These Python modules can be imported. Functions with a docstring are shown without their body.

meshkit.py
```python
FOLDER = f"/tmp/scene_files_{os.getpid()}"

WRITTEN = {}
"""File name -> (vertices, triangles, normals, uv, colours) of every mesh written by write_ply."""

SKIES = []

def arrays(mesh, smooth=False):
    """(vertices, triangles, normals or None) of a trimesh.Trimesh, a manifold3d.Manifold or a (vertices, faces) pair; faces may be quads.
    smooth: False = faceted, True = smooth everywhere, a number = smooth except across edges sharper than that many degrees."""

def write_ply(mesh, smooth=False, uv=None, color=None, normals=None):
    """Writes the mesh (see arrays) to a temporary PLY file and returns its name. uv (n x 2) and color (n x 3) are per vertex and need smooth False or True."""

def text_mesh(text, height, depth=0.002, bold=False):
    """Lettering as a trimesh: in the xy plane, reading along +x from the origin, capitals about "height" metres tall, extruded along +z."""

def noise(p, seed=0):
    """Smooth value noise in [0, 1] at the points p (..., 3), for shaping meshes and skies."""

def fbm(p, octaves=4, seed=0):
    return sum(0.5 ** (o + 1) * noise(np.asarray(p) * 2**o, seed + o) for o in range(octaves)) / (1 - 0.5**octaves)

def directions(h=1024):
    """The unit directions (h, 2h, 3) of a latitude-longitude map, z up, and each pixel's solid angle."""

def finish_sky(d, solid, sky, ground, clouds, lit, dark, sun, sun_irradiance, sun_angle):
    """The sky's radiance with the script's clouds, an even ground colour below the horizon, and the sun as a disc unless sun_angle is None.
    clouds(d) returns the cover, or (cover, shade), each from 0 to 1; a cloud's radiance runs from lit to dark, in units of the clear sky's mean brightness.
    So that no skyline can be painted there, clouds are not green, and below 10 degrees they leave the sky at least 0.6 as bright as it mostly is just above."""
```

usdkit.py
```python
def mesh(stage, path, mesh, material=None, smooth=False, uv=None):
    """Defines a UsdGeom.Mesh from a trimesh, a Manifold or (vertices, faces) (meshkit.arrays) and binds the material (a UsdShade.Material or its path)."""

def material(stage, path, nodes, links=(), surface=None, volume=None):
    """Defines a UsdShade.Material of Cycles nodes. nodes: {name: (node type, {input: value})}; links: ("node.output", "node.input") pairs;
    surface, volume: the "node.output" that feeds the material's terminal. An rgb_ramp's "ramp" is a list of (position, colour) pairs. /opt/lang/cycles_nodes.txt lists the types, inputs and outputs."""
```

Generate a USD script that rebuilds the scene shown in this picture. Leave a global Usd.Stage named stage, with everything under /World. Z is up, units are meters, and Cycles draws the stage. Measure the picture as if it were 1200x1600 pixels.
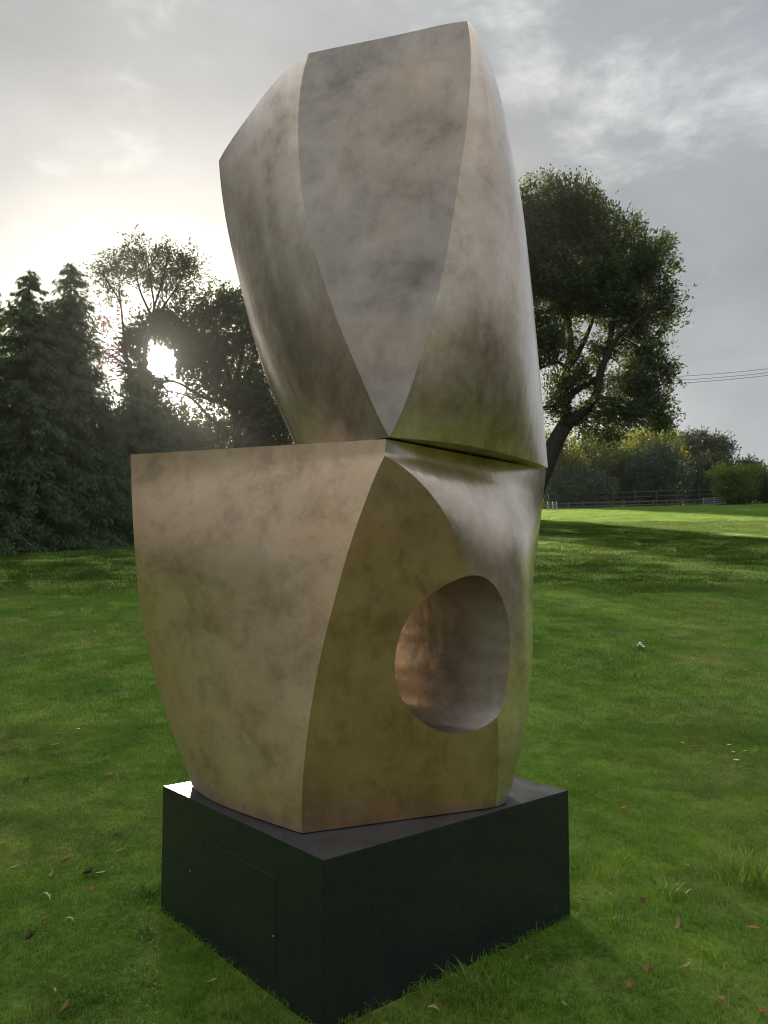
import math, random
import numpy as np
import trimesh, manifold3d, usdkit
from scipy.interpolate import PchipInterpolator, CubicSpline
from scipy.spatial import cKDTree
from pxr import Usd, UsdGeom, UsdLux, UsdShade, Sdf, Gf, Vt

stage = Usd.Stage.CreateInMemory()
UsdGeom.SetStageUpAxis(stage, UsdGeom.Tokens.z)
UsdGeom.SetStageMetersPerUnit(stage, 1.0)
UsdGeom.Xform.Define(stage, '/World')
UsdGeom.Scope.Define(stage, '/World/Looks')

# ------------------------------------------------------------------ camera
F, PITCH, EYE = 1270.0, 0.0693, np.array([0.0, 0.0, 1.55])
CP, SP = math.cos(PITCH), math.sin(PITCH)
RIGHT, FWD, UP = np.array([1.0, 0, 0]), np.array([0, CP, SP]), np.array([0, -SP, CP])
cam = UsdGeom.Camera.Define(stage, '/World/camera')
cam.CreateHorizontalApertureAttr(25.512)
cam.CreateFocalLengthAttr(27.0)
cam.CreateClippingRangeAttr(Gf.Vec2f(0.05, 5000))
m4 = Gf.Matrix4d(*[float(a) for a in (*RIGHT, 0, *UP, 0, *(-FWD), 0, *EYE, 1)])
UsdGeom.Xformable(cam).AddTransformOp().Set(m4)
EXPOSURE = 1.70
cam.CreateExposureAttr(EXPOSURE)


def ray(px, py):
    """direction of the view through a point of the photograph, scaled to one metre along y"""
    px, py = np.asarray(px, float), np.asarray(py, float)
    d = ((px - 600) / F)[..., None] * RIGHT - ((py - 800) / F)[..., None] * UP + FWD
    return d / d[..., 1:2]


def at(px, py, y):
    return EYE + ray(px, py) * np.asarray(y, float)[..., None]


def at_z(px, py, z):
    d = ray(px, py)
    return EYE + d * ((z - EYE[2]) / d[..., 2])[..., None]


def on_plane(px, py, p0, n):
    d = ray(px, py)
    return EYE + d * (((np.asarray(p0) - EYE) @ n) / (d @ n))[..., None]


def pix(P):
    q = np.asarray(P) - EYE
    w = q @ FWD
    return 600 + F * (q @ RIGHT) / w, 800 - F * (q @ UP) / w


# ------------------------------------------------------------------ sun and sky
_s = ray(252, 566)
SUN = _s / np.linalg.norm(_s)
SUN_EL, SUN_ROT = math.asin(SUN[2]), math.atan2(SUN[0], SUN[1])
CLOUD_AT = (16.37, 2.16, 1.8)
SUN_INTENSITY, SKY_STRENGTH = 1.25, 0.056
sun = UsdLux.DistantLight.Define(stage, '/World/sun')
sun.CreateIntensityAttr(SUN_INTENSITY)
sun.CreateAngleAttr(2.2)
sun.CreateNormalizeAttr(True)
sun.CreateColorAttr(Gf.Vec3f(1.0, 0.9, 0.74))
_z = SUN
_x = np.cross([0, 0, 1.0], _z); _x /= np.linalg.norm(_x)
_y = np.cross(_z, _x)
UsdGeom.Xformable(sun).AddTransformOp().Set(Gf.Matrix4d(*[float(a) for a in (*_x, 0, *_y, 0, *_z, 0, 0, 0, 50, 1)]))

sky = UsdLux.DomeLight.Define(stage, '/World/sky')
sky.CreateIntensityAttr(1.0)
sky.GetPrim().SetCustomDataByKey('kind', 'structure')
sky.GetPrim().SetCustomDataByKey('label', 'grey clouded sky with white glow round the low sun')
sky.GetPrim().SetCustomDataByKey('category', 'sky')


def sky_material():
    n = {
        'tc': ('texture_coordinate', {}),
        'sk': ('sky_texture', {'sky_type': 'single_scattering', 'sun_disc': False, 'sun_elevation': SUN_EL, 'sun_rotation': SUN_ROT, 'air_density': 1.0, 'aerosol_density': 2.0, 'ozone_density': 1.0}),
        'nrm': ('vector_math', {'math_type': 'normalize'}),
        'dot': ('vector_math', {'math_type': 'dot_product', 'vector2': tuple(SUN)}),
        'pos': ('math', {'math_type': 'maximum', 'value2': 0.0}),
        # clouds lit from behind: wide, middle and narrow glow round the sun
        'p1': ('math', {'math_type': 'power', 'value2': 8.0}), 'm1': ('math', {'math_type': 'multiply', 'value2': GLOW[0]}),
        'p2': ('math', {'math_type': 'power', 'value2': 48.0}), 'm2': ('math', {'math_type': 'multiply', 'value2': GLOW[1]}),
        'p3': ('math', {'math_type': 'power', 'value2': 700.0}), 'm3': ('math', {'math_type': 'multiply', 'value2': GLOW[2]}),
        'disc': ('map_range', {'range_type': 'smoothstep', 'from_min': math.cos(math.radians(1.05)), 'from_max': math.cos(math.radians(0.75)), 'to_min': 0.0, 'to_max': 900.0, 'clamp': True}),
        'a1': ('math', {'math_type': 'add'}), 'a2': ('math', {'math_type': 'add'}), 'a3': ('math', {'math_type': 'add'}),
        'a4': ('math', {'math_type': 'add', 'value2': CLOUD_BASE}),
        # billows: stretched noise in the direction space
        'map': ('mapping', {'scale': (1.0, 1.0, 2.2), 'location': CLOUD_AT}),
        'nz': ('noise_texture', {'scale': 2.3, 'detail': 7.0, 'roughness': 0.55, 'distortion': 0.35}),
        'rp': ('map_range', {'from_min': 0.3, 'from_max': 0.7, 'to_min': 0.78, 'to_max': 1.25, 'clamp': True}),
        'mul': ('math', {'math_type': 'multiply'}),
        'nz2': ('noise_texture', {'scale': 3.6, 'detail': 9.0, 'roughness': 0.62, 'distortion': 0.2}),
        'rp2': ('map_range', {'range_type': 'smoothstep', 'from_min': 0.54, 'from_max': 0.78, 'to_min': 0.0, 'to_max': 1.0, 'clamp': True}),
        'tint': ('mix_color', {'a': (0.87, 0.985, 1.10), 'b': (1.0, 1.0, 0.975), 'use_clamp': False}),
        'tf': ('map_range', {'from_min': 0.55, 'from_max': 0.99, 'to_min': 0.0, 'to_max': 1.0, 'clamp': True}),
        'bright': ('vector_math', {'math_type': 'scale'}),
        'lit': ('vector_math', {'math_type': 'scale', 'vector1': (1.0, 0.99, 0.9), 'scale': CLOUD_BASE * 1.25}),
        'litm': ('vector_math', {'math_type': 'scale'}),
        'sum': ('vector_math', {'math_type': 'add'}),
        'mix': ('mix_color', {'fac': 0.94, 'use_clamp': False}),
        # a thick cloud deck is brighter overhead than low down
        'sx': ('separate_xyz', {}),
        'zen': ('map_range', {'range_type': 'smoothstep', 'from_min': 0.5, 'from_max': 1.0, 'to_min': 1.0, 'to_max': ZENITH, 'clamp': True}),
        'low': ('map_range', {'range_type': 'smoothstep', 'from_min': 0.05, 'from_max': 0.36, 'to_min': 1.3, 'to_max': 1.0, 'clamp': True}), 'lz': ('math', {'math_type': 'multiply'}),
        'zm': ('vector_math', {'math_type': 'scale'}),
        'bg': ('background_shader', {'strength': SKY_STRENGTH}),
    }
    l = [('tc.generated', 'nrm.vector1'), ('nrm.vector', 'dot.vector1'), ('dot.value', 'pos.value1'),
         ('pos.value', 'p1.value1'), ('p1.value', 'm1.value1'), ('pos.value', 'p2.value1'), ('p2.value', 'm2.value1'), ('pos.value', 'p3.value1'), ('p3.value', 'm3.value1'),
         ('pos.value', 'disc.value'), ('m1.value', 'a1.value1'), ('m2.value', 'a1.value2'), ('a1.value', 'a2.value1'), ('m3.value', 'a2.value2'), ('a2.value', 'a3.value1'), ('disc.result', 'a3.value2'),
         ('a3.value', 'a4.value1'), ('tc.generated', 'map.vector'), ('map.vector', 'nz.vector'), ('nz.fac', 'rp.value'), ('a4.value', 'mul.value1'), ('rp.result', 'mul.value2'),
         ('map.vector', 'nz2.vector'), ('nz2.fac', 'rp2.value'), ('pos.value', 'tf.value'), ('tf.result', 'tint.fac'),
         ('tint.result', 'bright.vector1'), ('mul.value', 'bright.scale'), ('lit.vector', 'litm.vector1'), ('rp2.result', 'litm.scale'), ('bright.vector', 'sum.vector1'), ('litm.vector', 'sum.vector2'),
         ('sk.color', 'mix.a'), ('nrm.vector', 'sx.vector'), ('sx.z', 'zen.value'), ('sum.vector', 'zm.vector1'), ('sx.z', 'low.value'), ('zen.result', 'lz.value1'), ('low.result', 'lz.value2'), ('lz.value', 'zm.scale'), ('zm.vector', 'mix.b'), ('mix.result', 'bg.color')]
    return usdkit.material(stage, '/World/Looks/cloudy_sky', n, l, surface='bg.background')


CLOUD_BASE, GLOW, ZENITH = 2.0, (0.26, 3.4, 40.0), 4.1
UsdShade.MaterialBindingAPI.Apply(sky.GetPrim()).Bind(sky_material())

# ------------------------------------------------------------------ helpers
_names = {}


def numbered(parent, name):
    k = (parent, name)
    n = _names.get(k, 0)
    _names[k] = n + 1
    return f'{parent}/{name}' + (f'_{n:03d}' if n else '')


def tag(prim, label=None, cat=None, group=None, kind=None):
    for k, v in (('label', label), ('category', cat), ('group', group), ('kind', kind)):
        if v:
            prim.SetCustomDataByKey(k, v)


ORIGIN = {}


def thing(name, label, cat, loc=(0, 0, 0), group=None, kind=None, parent='/World'):
    path = numbered(parent, name)
    x = UsdGeom.Xform.Define(stage, path)
    x.AddTranslateOp().Set(Gf.Vec3d(*map(float, loc)))
    ORIGIN[path] = np.asarray(loc, float)
    tag(x.GetPrim(), label, cat, group, kind)
    return path


def write_mesh(path, V, Fc, mat, N=None):
    m = UsdGeom.Mesh.Define(stage, path)
    V, Fc = np.asarray(V, np.float32), np.asarray(Fc, np.int32)
    m.CreatePointsAttr(Vt.Vec3fArray.FromNumpy(V))
    m.CreateFaceVertexCountsAttr(Vt.IntArray.FromNumpy(np.full(len(Fc), 3, np.int32)))
    m.CreateFaceVertexIndicesAttr(Vt.IntArray.FromNumpy(Fc.ravel()))
    m.CreateSubdivisionSchemeAttr('none')
    if N is not None:
        m.CreateNormalsAttr(Vt.Vec3fArray.FromNumpy(np.asarray(N, np.float32)))
        m.SetNormalsInterpolation('vertex')
    UsdShade.MaterialBindingAPI.Apply(m.GetPrim()).Bind(mat)
    return m


def part(parent, name, mesh, mat, smooth=False, label=None, kind=None):
    """one mesh under a thing (or under a part of it), given in world coordinates"""
    path = numbered(parent, name)
    o = ORIGIN.get(parent)
    if o is None:
        o = ORIGIN.get('/'.join(parent.split('/')[:3]), np.zeros(3))
    v, f, n = __import__('meshkit').arrays(mesh, smooth)
    m = write_mesh(path, v - o, f, mat, n)
    tag(m.GetPrim(), label=label, kind=kind)
    return path


def top_mesh(name, mesh, mat, label=None, cat=None, group=None, kind=None, smooth=False):
    path = numbered('/World', name)
    v, f, n = __import__('meshkit').arrays(mesh, smooth)
    m = write_mesh(path, v, f, mat, n)
    tag(m.GetPrim(), label, cat, group, kind)
    return path


def joined(parts):
    V, Fc, k = [], [], 0
    for v, f in parts:
        V.append(v); Fc.append(np.asarray(f) + k); k += len(v)
    return np.vstack(V), np.vstack(Fc)


def tube(P, R, sides=6):
    """tapered tube along the points P with radii R"""
    P = np.asarray(P, float); R = np.broadcast_to(np.asarray(R, float), len(P))
    T = np.gradient(P, axis=0); T /= np.maximum(np.linalg.norm(T, axis=1, keepdims=True), 1e-9)
    ref = np.array([0.31, 0.17, 0.93]) if abs(T[0][2]) < 0.8 else np.array([0.9, 0.3, 0.1])
    A = np.cross(T, ref); A /= np.linalg.norm(A, axis=1, keepdims=True)
    B = np.cross(T, A)
    t = np.arange(sides) / sides * 2 * np.pi
    V = P[:, None] + R[:, None, None] * (np.cos(t)[None, :, None] * A[:, None] + np.sin(t)[None, :, None] * B[:, None])
    i, j = np.meshgrid(np.arange(len(P) - 1), np.arange(sides), indexing='ij')
    a, b = i * sides + j, i * sides + (j + 1) % sides
    Fq = np.stack([a, b, b + sides, a, b + sides, a + sides], -1).reshape(-1, 3)
    n = len(P) * sides
    cap = [[0, (k + 1) % sides, k] for k in range(1, sides - 1)] + [[n - sides, n - sides + k, n - sides + k + 1] for k in range(1, sides - 1)]
    return V.reshape(-1, 3), np.vstack([Fq, cap])


def box(c, size, rot=0.0, tilt=None):
    b = trimesh.creation.box(size)
    if rot:
        b.apply_transform(trimesh.transformations.rotation_matrix(rot, [0, 0, 1]))
    b.apply_translation(c)
    return np.array(b.vertices), np.array(b.faces)


def bar(a, b, w, h):
    """a rectangular bar from a to b, h high"""
    a, b = np.asarray(a, float), np.asarray(b, float)
    d = b - a; L = np.linalg.norm(d); d /= L
    s = np.cross(d, [0, 0, 1.0])
    s = np.array([1.0, 0, 0]) if np.linalg.norm(s) < 1e-6 else s / np.linalg.norm(s)
    u = np.cross(s, d)
    V = np.array([p + s * i * w / 2 + u * j * h / 2 for p in (a, b) for i, j in ((-1, -1), (1, -1), (1, 1), (-1, 1))])
    Fc = [[0, 2, 1], [0, 3, 2], [4, 5, 6], [4, 6, 7]]
    for k in range(4):
        l = (k + 1) % 4
        Fc += [[k, l, l + 4], [k, l + 4, k + 4]]
    return V, np.array(Fc)


def mat(name, nodes, links=(), surface='p.BSDF', volume=None):
    return usdkit.material(stage, '/World/Looks/' + name, nodes, links, surface=surface, volume=volume)


# ------------------------------------------------------------------ materials
def bronze(name, dark, mid, light, rough, rmax, metal, coat, streak, mottle, ior=1.55):
    """cast bronze: cloudy patina, finer smudges, uneven polish and a slight hammered ripple running down the metal"""
    return mat(name, {
        'g': ('geometry', {}),
        'n1': ('noise_texture', {'scale': 3.6, 'detail': 8.0, 'roughness': 0.66, 'distortion': 0.25}),
        'r1': ('rgb_ramp', {'ramp': [(0.30, dark), (0.47, mid), (0.70, light)]}),
        'n2': ('noise_texture', {'scale': 9.0, 'detail': 7.0, 'roughness': 0.68, 'distortion': 0.2}),
        'r2': ('rgb_ramp', {'ramp': [(0.30, (0.55, 0.54, 0.54)), (0.50, (1, 1, 1)), (0.72, (1.0, 0.96, 0.90))]}),
        'mx': ('mix_color', {'blend_type': 'multiply', 'fac': mottle}),
        'n4': ('noise_texture', {'scale': 1.7, 'detail': 4.0, 'roughness': 0.5}),
        'r4': ('rgb_ramp', {'ramp': [(0.35, (1.06, 0.97, 0.86)), (0.5, (1, 1, 1)), (0.65, (0.96, 0.98, 0.99))]}),
        'mt': ('mix_color', {'blend_type': 'multiply', 'fac': 0.9, 'use_clamp': False}),
        'n3': ('noise_texture', {'scale': 6.0, 'detail': 6.0, 'roughness': 0.62}),
        'rr': ('map_range', {'from_min': 0.3, 'from_max': 0.7, 'to_min': rough, 'to_max': rmax, 'clamp': True}),
        'ms': ('mapping', {'scale': (11.0, 11.0, 2.6)}),
        'nb': ('noise_texture', {'scale': 2.2, 'detail': 3.0, 'roughness': 0.5}),
        'bp': ('bump', {'strength': streak, 'distance': 0.02}),
        'bv': ('bevel', {'samples': 3, 'radius': 0.005}),
        'p': ('principled_bsdf', {'metallic': metal, 'coat_weight': coat, 'coat_roughness': 0.2, 'coat_ior': ior}),
    }, [('g.position', 'n1.vector'), ('n1.fac', 'r1.fac'), ('g.position', 'n2.vector'), ('n2.fac', 'r2.fac'), ('r1.color', 'mx.a'), ('r2.color', 'mx.b'), ('g.position', 'n4.vector'), ('n4.fac', 'r4.fac'), ('mx.result', 'mt.a'), ('r4.color', 'mt.b'), ('mt.result', 'p.base_color'),
        ('g.position', 'n3.vector'), ('n3.fac', 'rr.value'), ('rr.result', 'p.roughness'), ('g.position', 'ms.vector'), ('ms.vector', 'nb.vector'), ('nb.fac', 'bp.height'), ('bv.bevel', 'bp.normal'), ('bp.normal', 'p.normal')])


M = {}
M['bronze_brown'] = bronze('brown_matte_bronze', (0.34, 0.215, 0.125), (0.57, 0.375, 0.23), (0.68, 0.47, 0.31), 0.38, 0.48, 0.66, 0.2, 0.03, 0.6)  # paler, redder copy: brighter surroundings mirrored by this face put into colour
M['bronze_olive'] = bronze('olive_matte_bronze', (0.33, 0.205, 0.11), (0.49, 0.30, 0.165), (0.58, 0.37, 0.215), 0.36, 0.46, 0.93, 0.2, 0.03, 0.75)  # darker copy of the same bronze: mirrored dim lawn put into colour
M['bronze_grey'] = bronze('grey_matte_bronze', (0.185, 0.142, 0.112), (0.30, 0.236, 0.186), (0.40, 0.32, 0.255), 0.38, 0.48, 0.7, 0.2, 0.03, 0.5)  # greyer copy: mirrored pale sky put into the base colour
M['bronze_hole'] = bronze('hole_bronze', (0.26, 0.205, 0.155), (0.42, 0.345, 0.275), (0.54, 0.455, 0.375), 0.42, 0.54, 0.9, 0.25, 0.12, 0.5)  # darker copy: shade inside the hole put into colour against direct sun
M['bronze_burnished'] = bronze('burnished_bronze', (0.35, 0.23, 0.14), (0.64, 0.465, 0.33), (0.80, 0.645, 0.51), 0.25, 0.36, 0.90, 0.95, 0.15, 0.45, 1.72)
M['granite'] = mat('black_granite', {
    'g': ('geometry', {}), 'n1': ('noise_texture', {'scale': 260.0, 'detail': 2.0}), 'r1': ('rgb_ramp', {'ramp': [(0.4, (0.006, 0.007, 0.007)), (0.66, (0.014, 0.015, 0.015)), (0.8, (0.05, 0.05, 0.05))]}),
    'n2': ('noise_texture', {'scale': 4.0, 'detail': 6.0, 'roughness': 0.65}), 'rr': ('map_range', {'from_min': 0.3, 'from_max': 0.75, 'to_min': 0.12, 'to_max': 0.32, 'clamp': True}),
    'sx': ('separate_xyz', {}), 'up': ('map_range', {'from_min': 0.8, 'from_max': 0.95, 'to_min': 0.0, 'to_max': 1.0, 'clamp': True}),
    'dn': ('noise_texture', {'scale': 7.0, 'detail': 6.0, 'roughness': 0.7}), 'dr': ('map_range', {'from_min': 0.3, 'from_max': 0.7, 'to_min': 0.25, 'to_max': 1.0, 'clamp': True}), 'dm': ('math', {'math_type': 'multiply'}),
    'sky_sheen': ('mix_color', {'b': (0.062, 0.066, 0.070)}), 'rd': ('mix_float', {'b': 0.52}),  # grey sky reflection painted onto upward faces, broken up by noise
    'bv': ('bevel', {'samples': 3, 'radius': 0.005}), 'p': ('principled_bsdf', {'specular_ior_level': 0.5}),
}, [('g.position', 'n1.vector'), ('n1.fac', 'r1.fac'), ('g.normal', 'sx.vector'), ('sx.z', 'up.value'), ('g.position', 'dn.vector'), ('dn.fac', 'dr.value'), ('up.result', 'dm.value1'), ('dr.result', 'dm.value2'), ('dm.value', 'sky_sheen.fac'), ('r1.color', 'sky_sheen.a'), ('sky_sheen.result', 'p.base_color'), ('dm.value', 'rd.fac'), ('rr.result', 'rd.a'), ('g.position', 'n2.vector'), ('n2.fac', 'rr.value'), ('rd.result', 'p.roughness'), ('bv.bevel', 'p.normal')])


def leaf_mat(name, c0, c1, trans, tcol, rough=0.55, spec=0.3):
    """leaf: each leaf its own tone between c0 and c1, some light passing through"""
    return mat(name, {
        'g': ('geometry', {}), 'r': ('rgb_ramp', {'ramp': [(0.0, c0), (1.0, c1)]}),
        'n': ('noise_texture', {'scale': 0.45, 'detail': 3.0}), 'rn': ('map_range', {'from_min': 0.35, 'from_max': 0.65, 'to_min': 0.0, 'to_max': 1.0, 'clamp': True}),
        'f': ('mix_float', {'fac': 0.5}),
        'p': ('principled_bsdf', {'roughness': rough, 'specular_ior_level': spec}), 't': ('translucent_bsdf', {}), 'tc': ('mix_color', {'blend_type': 'multiply', 'fac': 1.0, 'b': tcol, 'use_clamp': False}),
        'm': ('mix_closure', {'fac': trans}),
    }, [('g.random_per_island', 'f.a'), ('g.position', 'n.vector'), ('n.fac', 'rn.value'), ('rn.result', 'f.b'), ('f.result', 'r.fac'), ('r.color', 'p.base_color'), ('r.color', 'tc.a'), ('tc.result', 't.color'), ('p.BSDF', 'm.closure1'), ('t.BSDF', 'm.closure2')], surface='m.closure')


M['conifer_leaf'] = leaf_mat('conifer_leaf', (0.055, 0.088, 0.032), (0.112, 0.155, 0.060), 0.25, (1.2, 1.4, 0.7))
M['dark_leaf'] = leaf_mat('dark_leaf', (0.042, 0.056, 0.020), (0.10, 0.115, 0.036), 0.3, (1.5, 1.6, 0.6))
M['mid_leaf'] = leaf_mat('mid_leaf', (0.050, 0.070, 0.022), (0.11, 0.14, 0.040), 0.35, (1.5, 1.5, 0.6))
M['blue_leaf'] = leaf_mat('blue_leaf', (0.035, 0.062, 0.036), (0.075, 0.115, 0.062), 0.25, (1.2, 1.4, 0.8))
M['yellow_leaf'] = leaf_mat('yellow_leaf', (0.11, 0.12, 0.016), (0.24, 0.225, 0.03), 0.4, (1.4, 1.4, 0.6))
M['red_leaf'] = leaf_mat('red_leaf', (0.10, 0.035, 0.018), (0.20, 0.075, 0.035), 0.35, (1.5, 1.0, 0.7))
M['hedge_leaf'] = leaf_mat('hedge_leaf', (0.10, 0.14, 0.024), (0.19, 0.23, 0.05), 0.5, (1.5, 1.6, 0.6))
M['wood_leaf'] = leaf_mat('wood_leaf', (0.032, 0.045, 0.016), (0.075, 0.090, 0.028), 0.14, (1.4, 1.4, 0.7))
M['bark'] = mat('bark', {
    'g': ('geometry', {}), 'mp': ('mapping', {'scale': (7, 7, 1.6)}), 'n': ('noise_texture', {'scale': 2.0, 'detail': 6.0, 'roughness': 0.65}), 'r': ('rgb_ramp', {'ramp': [(0.3, (0.010, 0.008, 0.006)), (0.7, (0.042, 0.034, 0.026))]}),
    'b': ('bump', {'strength': 0.7, 'distance': 0.05}), 'p': ('principled_bsdf', {'roughness': 0.9, 'specular_ior_level': 0.2})},
    [('g.position', 'mp.vector'), ('mp.vector', 'n.vector'), ('n.fac', 'r.fac'), ('r.color', 'p.base_color'), ('n.fac', 'b.height'), ('b.normal', 'p.normal')])


def plain(name, col, rough=0.7, **kw):
    c0, c1 = tuple(x * 0.72 for x in col), tuple(min(1, x * 1.2) for x in col)
    return mat(name, {'g': ('geometry', {}), 'n': ('noise_texture', {'scale': kw.pop('scale', 30.0), 'detail': 4.0}), 'r': ('rgb_ramp', {'ramp': [(0.3, c0), (0.7, c1)]}),
                      'p': ('principled_bsdf', {'roughness': rough, **kw})}, [('g.position', 'n.vector'), ('n.fac', 'r.fac'), ('r.color', 'p.base_color')])


M['wood_rail'] = plain('weathered_rail', (0.06, 0.05, 0.04), 0.85, scale=8.0)
M['dark_rail'] = plain('dark_rail', (0.034, 0.031, 0.026), 0.85, scale=8.0)
M['galvanised'] = plain('galvanised_steel', (0.22, 0.23, 0.24), 0.5, metallic=0.6)
M['wire'] = plain('cable_wire', (0.05, 0.05, 0.05), 0.6)
M['stud'] = plain('pale_stud', (0.2, 0.2, 0.19), 0.5)

# ------------------------------------------------------------------ the ground
def soft(u, w):
    return w * np.logaddexp(0, np.asarray(u, float) / w)


def ground_z(x, y):
    x, y = np.asarray(x, float), np.asarray(y, float)
    z = 0.1005 * (soft(y - 5.5, 1.6) - soft(y - 72, 6.0))
    z = z + 0.0005 * np.clip(x, -40, 60) * soft(np.clip(y, -50, 80) - 8, 4.0)
    return z + 0.02 * np.sin(x * 0.9 + 1.3 * np.sin(y * 0.37)) * np.sin(y * 0.61 + 0.5) * np.clip((y - 5) / 6, 0, 1)


def green_nodes():
    """turf colour: broad patches and fine mottling, in world space, shared by ground and blades"""
    n = {'g': ('geometry', {}),
         'na': ('noise_texture', {'scale': 0.55, 'detail': 5.0, 'roughness': 0.6}), 'ra': ('rgb_ramp', {'ramp': [(0.32, (0.150, 0.255, 0.026)), (0.5, (0.200, 0.300, 0.036)), (0.68, (0.270, 0.315, 0.060))]}),
         'nt': ('noise_texture', {'scale': 1.35, 'detail': 6.0, 'roughness': 0.7}), 'rt': ('map_range', {'from_min': 0.52, 'from_max': 0.72, 'to_min': 0.0, 'to_max': 0.6, 'clamp': True}), 'th': ('mix_color', {'b': (0.235, 0.205, 0.085)}),
         'nb': ('noise_texture', {'scale': 3.2, 'detail': 5.0, 'roughness': 0.65}), 'rb': ('rgb_ramp', {'ramp': [(0.3, (0.68, 0.74, 0.66)), (0.5, (1, 1, 1)), (0.72, (1.25, 1.12, 1.1))]}),
         'mx': ('mix_color', {'blend_type': 'multiply', 'fac': 1.0, 'use_clamp': False})}
    l = [('g.position', 'na.vector'), ('na.fac', 'ra.fac'), ('g.position', 'nb.vector'), ('nb.fac', 'rb.fac'), ('g.position', 'nt.vector'), ('nt.fac', 'rt.value'), ('rt.result', 'th.fac'), ('ra.color', 'th.a'), ('th.result', 'mx.a'), ('rb.color', 'mx.b')]
    return n, l


_n, _l = green_nodes()
_n.update({'nc': ('noise_texture', {'scale': 26.0, 'detail': 6.0, 'roughness': 0.75}), 'rc': ('rgb_ramp', {'ramp': [(0.3, (0.45, 0.5, 0.45)), (0.55, (1, 1, 1)), (0.75, (1.3, 1.25, 1.2))]}),
           'my': ('mix_color', {'blend_type': 'multiply', 'fac': 1.0, 'use_clamp': False}), 'b': ('bump', {'strength': 0.9, 'distance': 0.05}), 'p': ('principled_bsdf', {'roughness': 0.85, 'specular_ior_level': 0.15})})
M['turf'] = mat('turf', _n, _l + [('g.position', 'nc.vector'), ('nc.fac', 'rc.fac'), ('mx.result', 'my.a'), ('rc.color', 'my.b'), ('my.result', 'p.base_color'), ('nc.fac', 'b.height'), ('b.normal', 'p.normal')])
_n, _l = green_nodes()
_n.update({'rp': ('rgb_ramp', {'ramp': [(0.0, (0.9, 1.0, 0.9)), (0.6, (1.45, 1.4, 1.2)), (0.9, (1.9, 1.7, 1.5)), (1.0, (2.6, 1.9, 2.8))]}), 'my': ('mix_color', {'blend_type': 'multiply', 'fac': 1.0, 'use_clamp': False}),
           'p': ('principled_bsdf', {'roughness': 0.45, 'specular_ior_level': 0.3}), 't': ('translucent_bsdf', {}), 'm': ('mix_closure', {'fac': 0.5})})
M['blade'] = mat('grass_blade', _n, _l + [('g.random_per_island', 'rp.fac'), ('mx.result', 'my.a'), ('rp.color', 'my.b'), ('my.result', 'p.base_color'), ('my.result', 't.color'), ('p.BSDF', 'm.closure1'), ('t.BSDF', 'm.closure2')], surface='m.closure')


def axis(lo, hi, near, k):
    a = [0.0]
    while a[-1] < hi:
        a.append(a[-1] + near + k * a[-1])
    b = [0.0]
    while b[-1] < -lo:
        b.append(b[-1] + near + k * b[-1])
    return np.array([-q for q in b[:0:-1]] + a)


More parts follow.
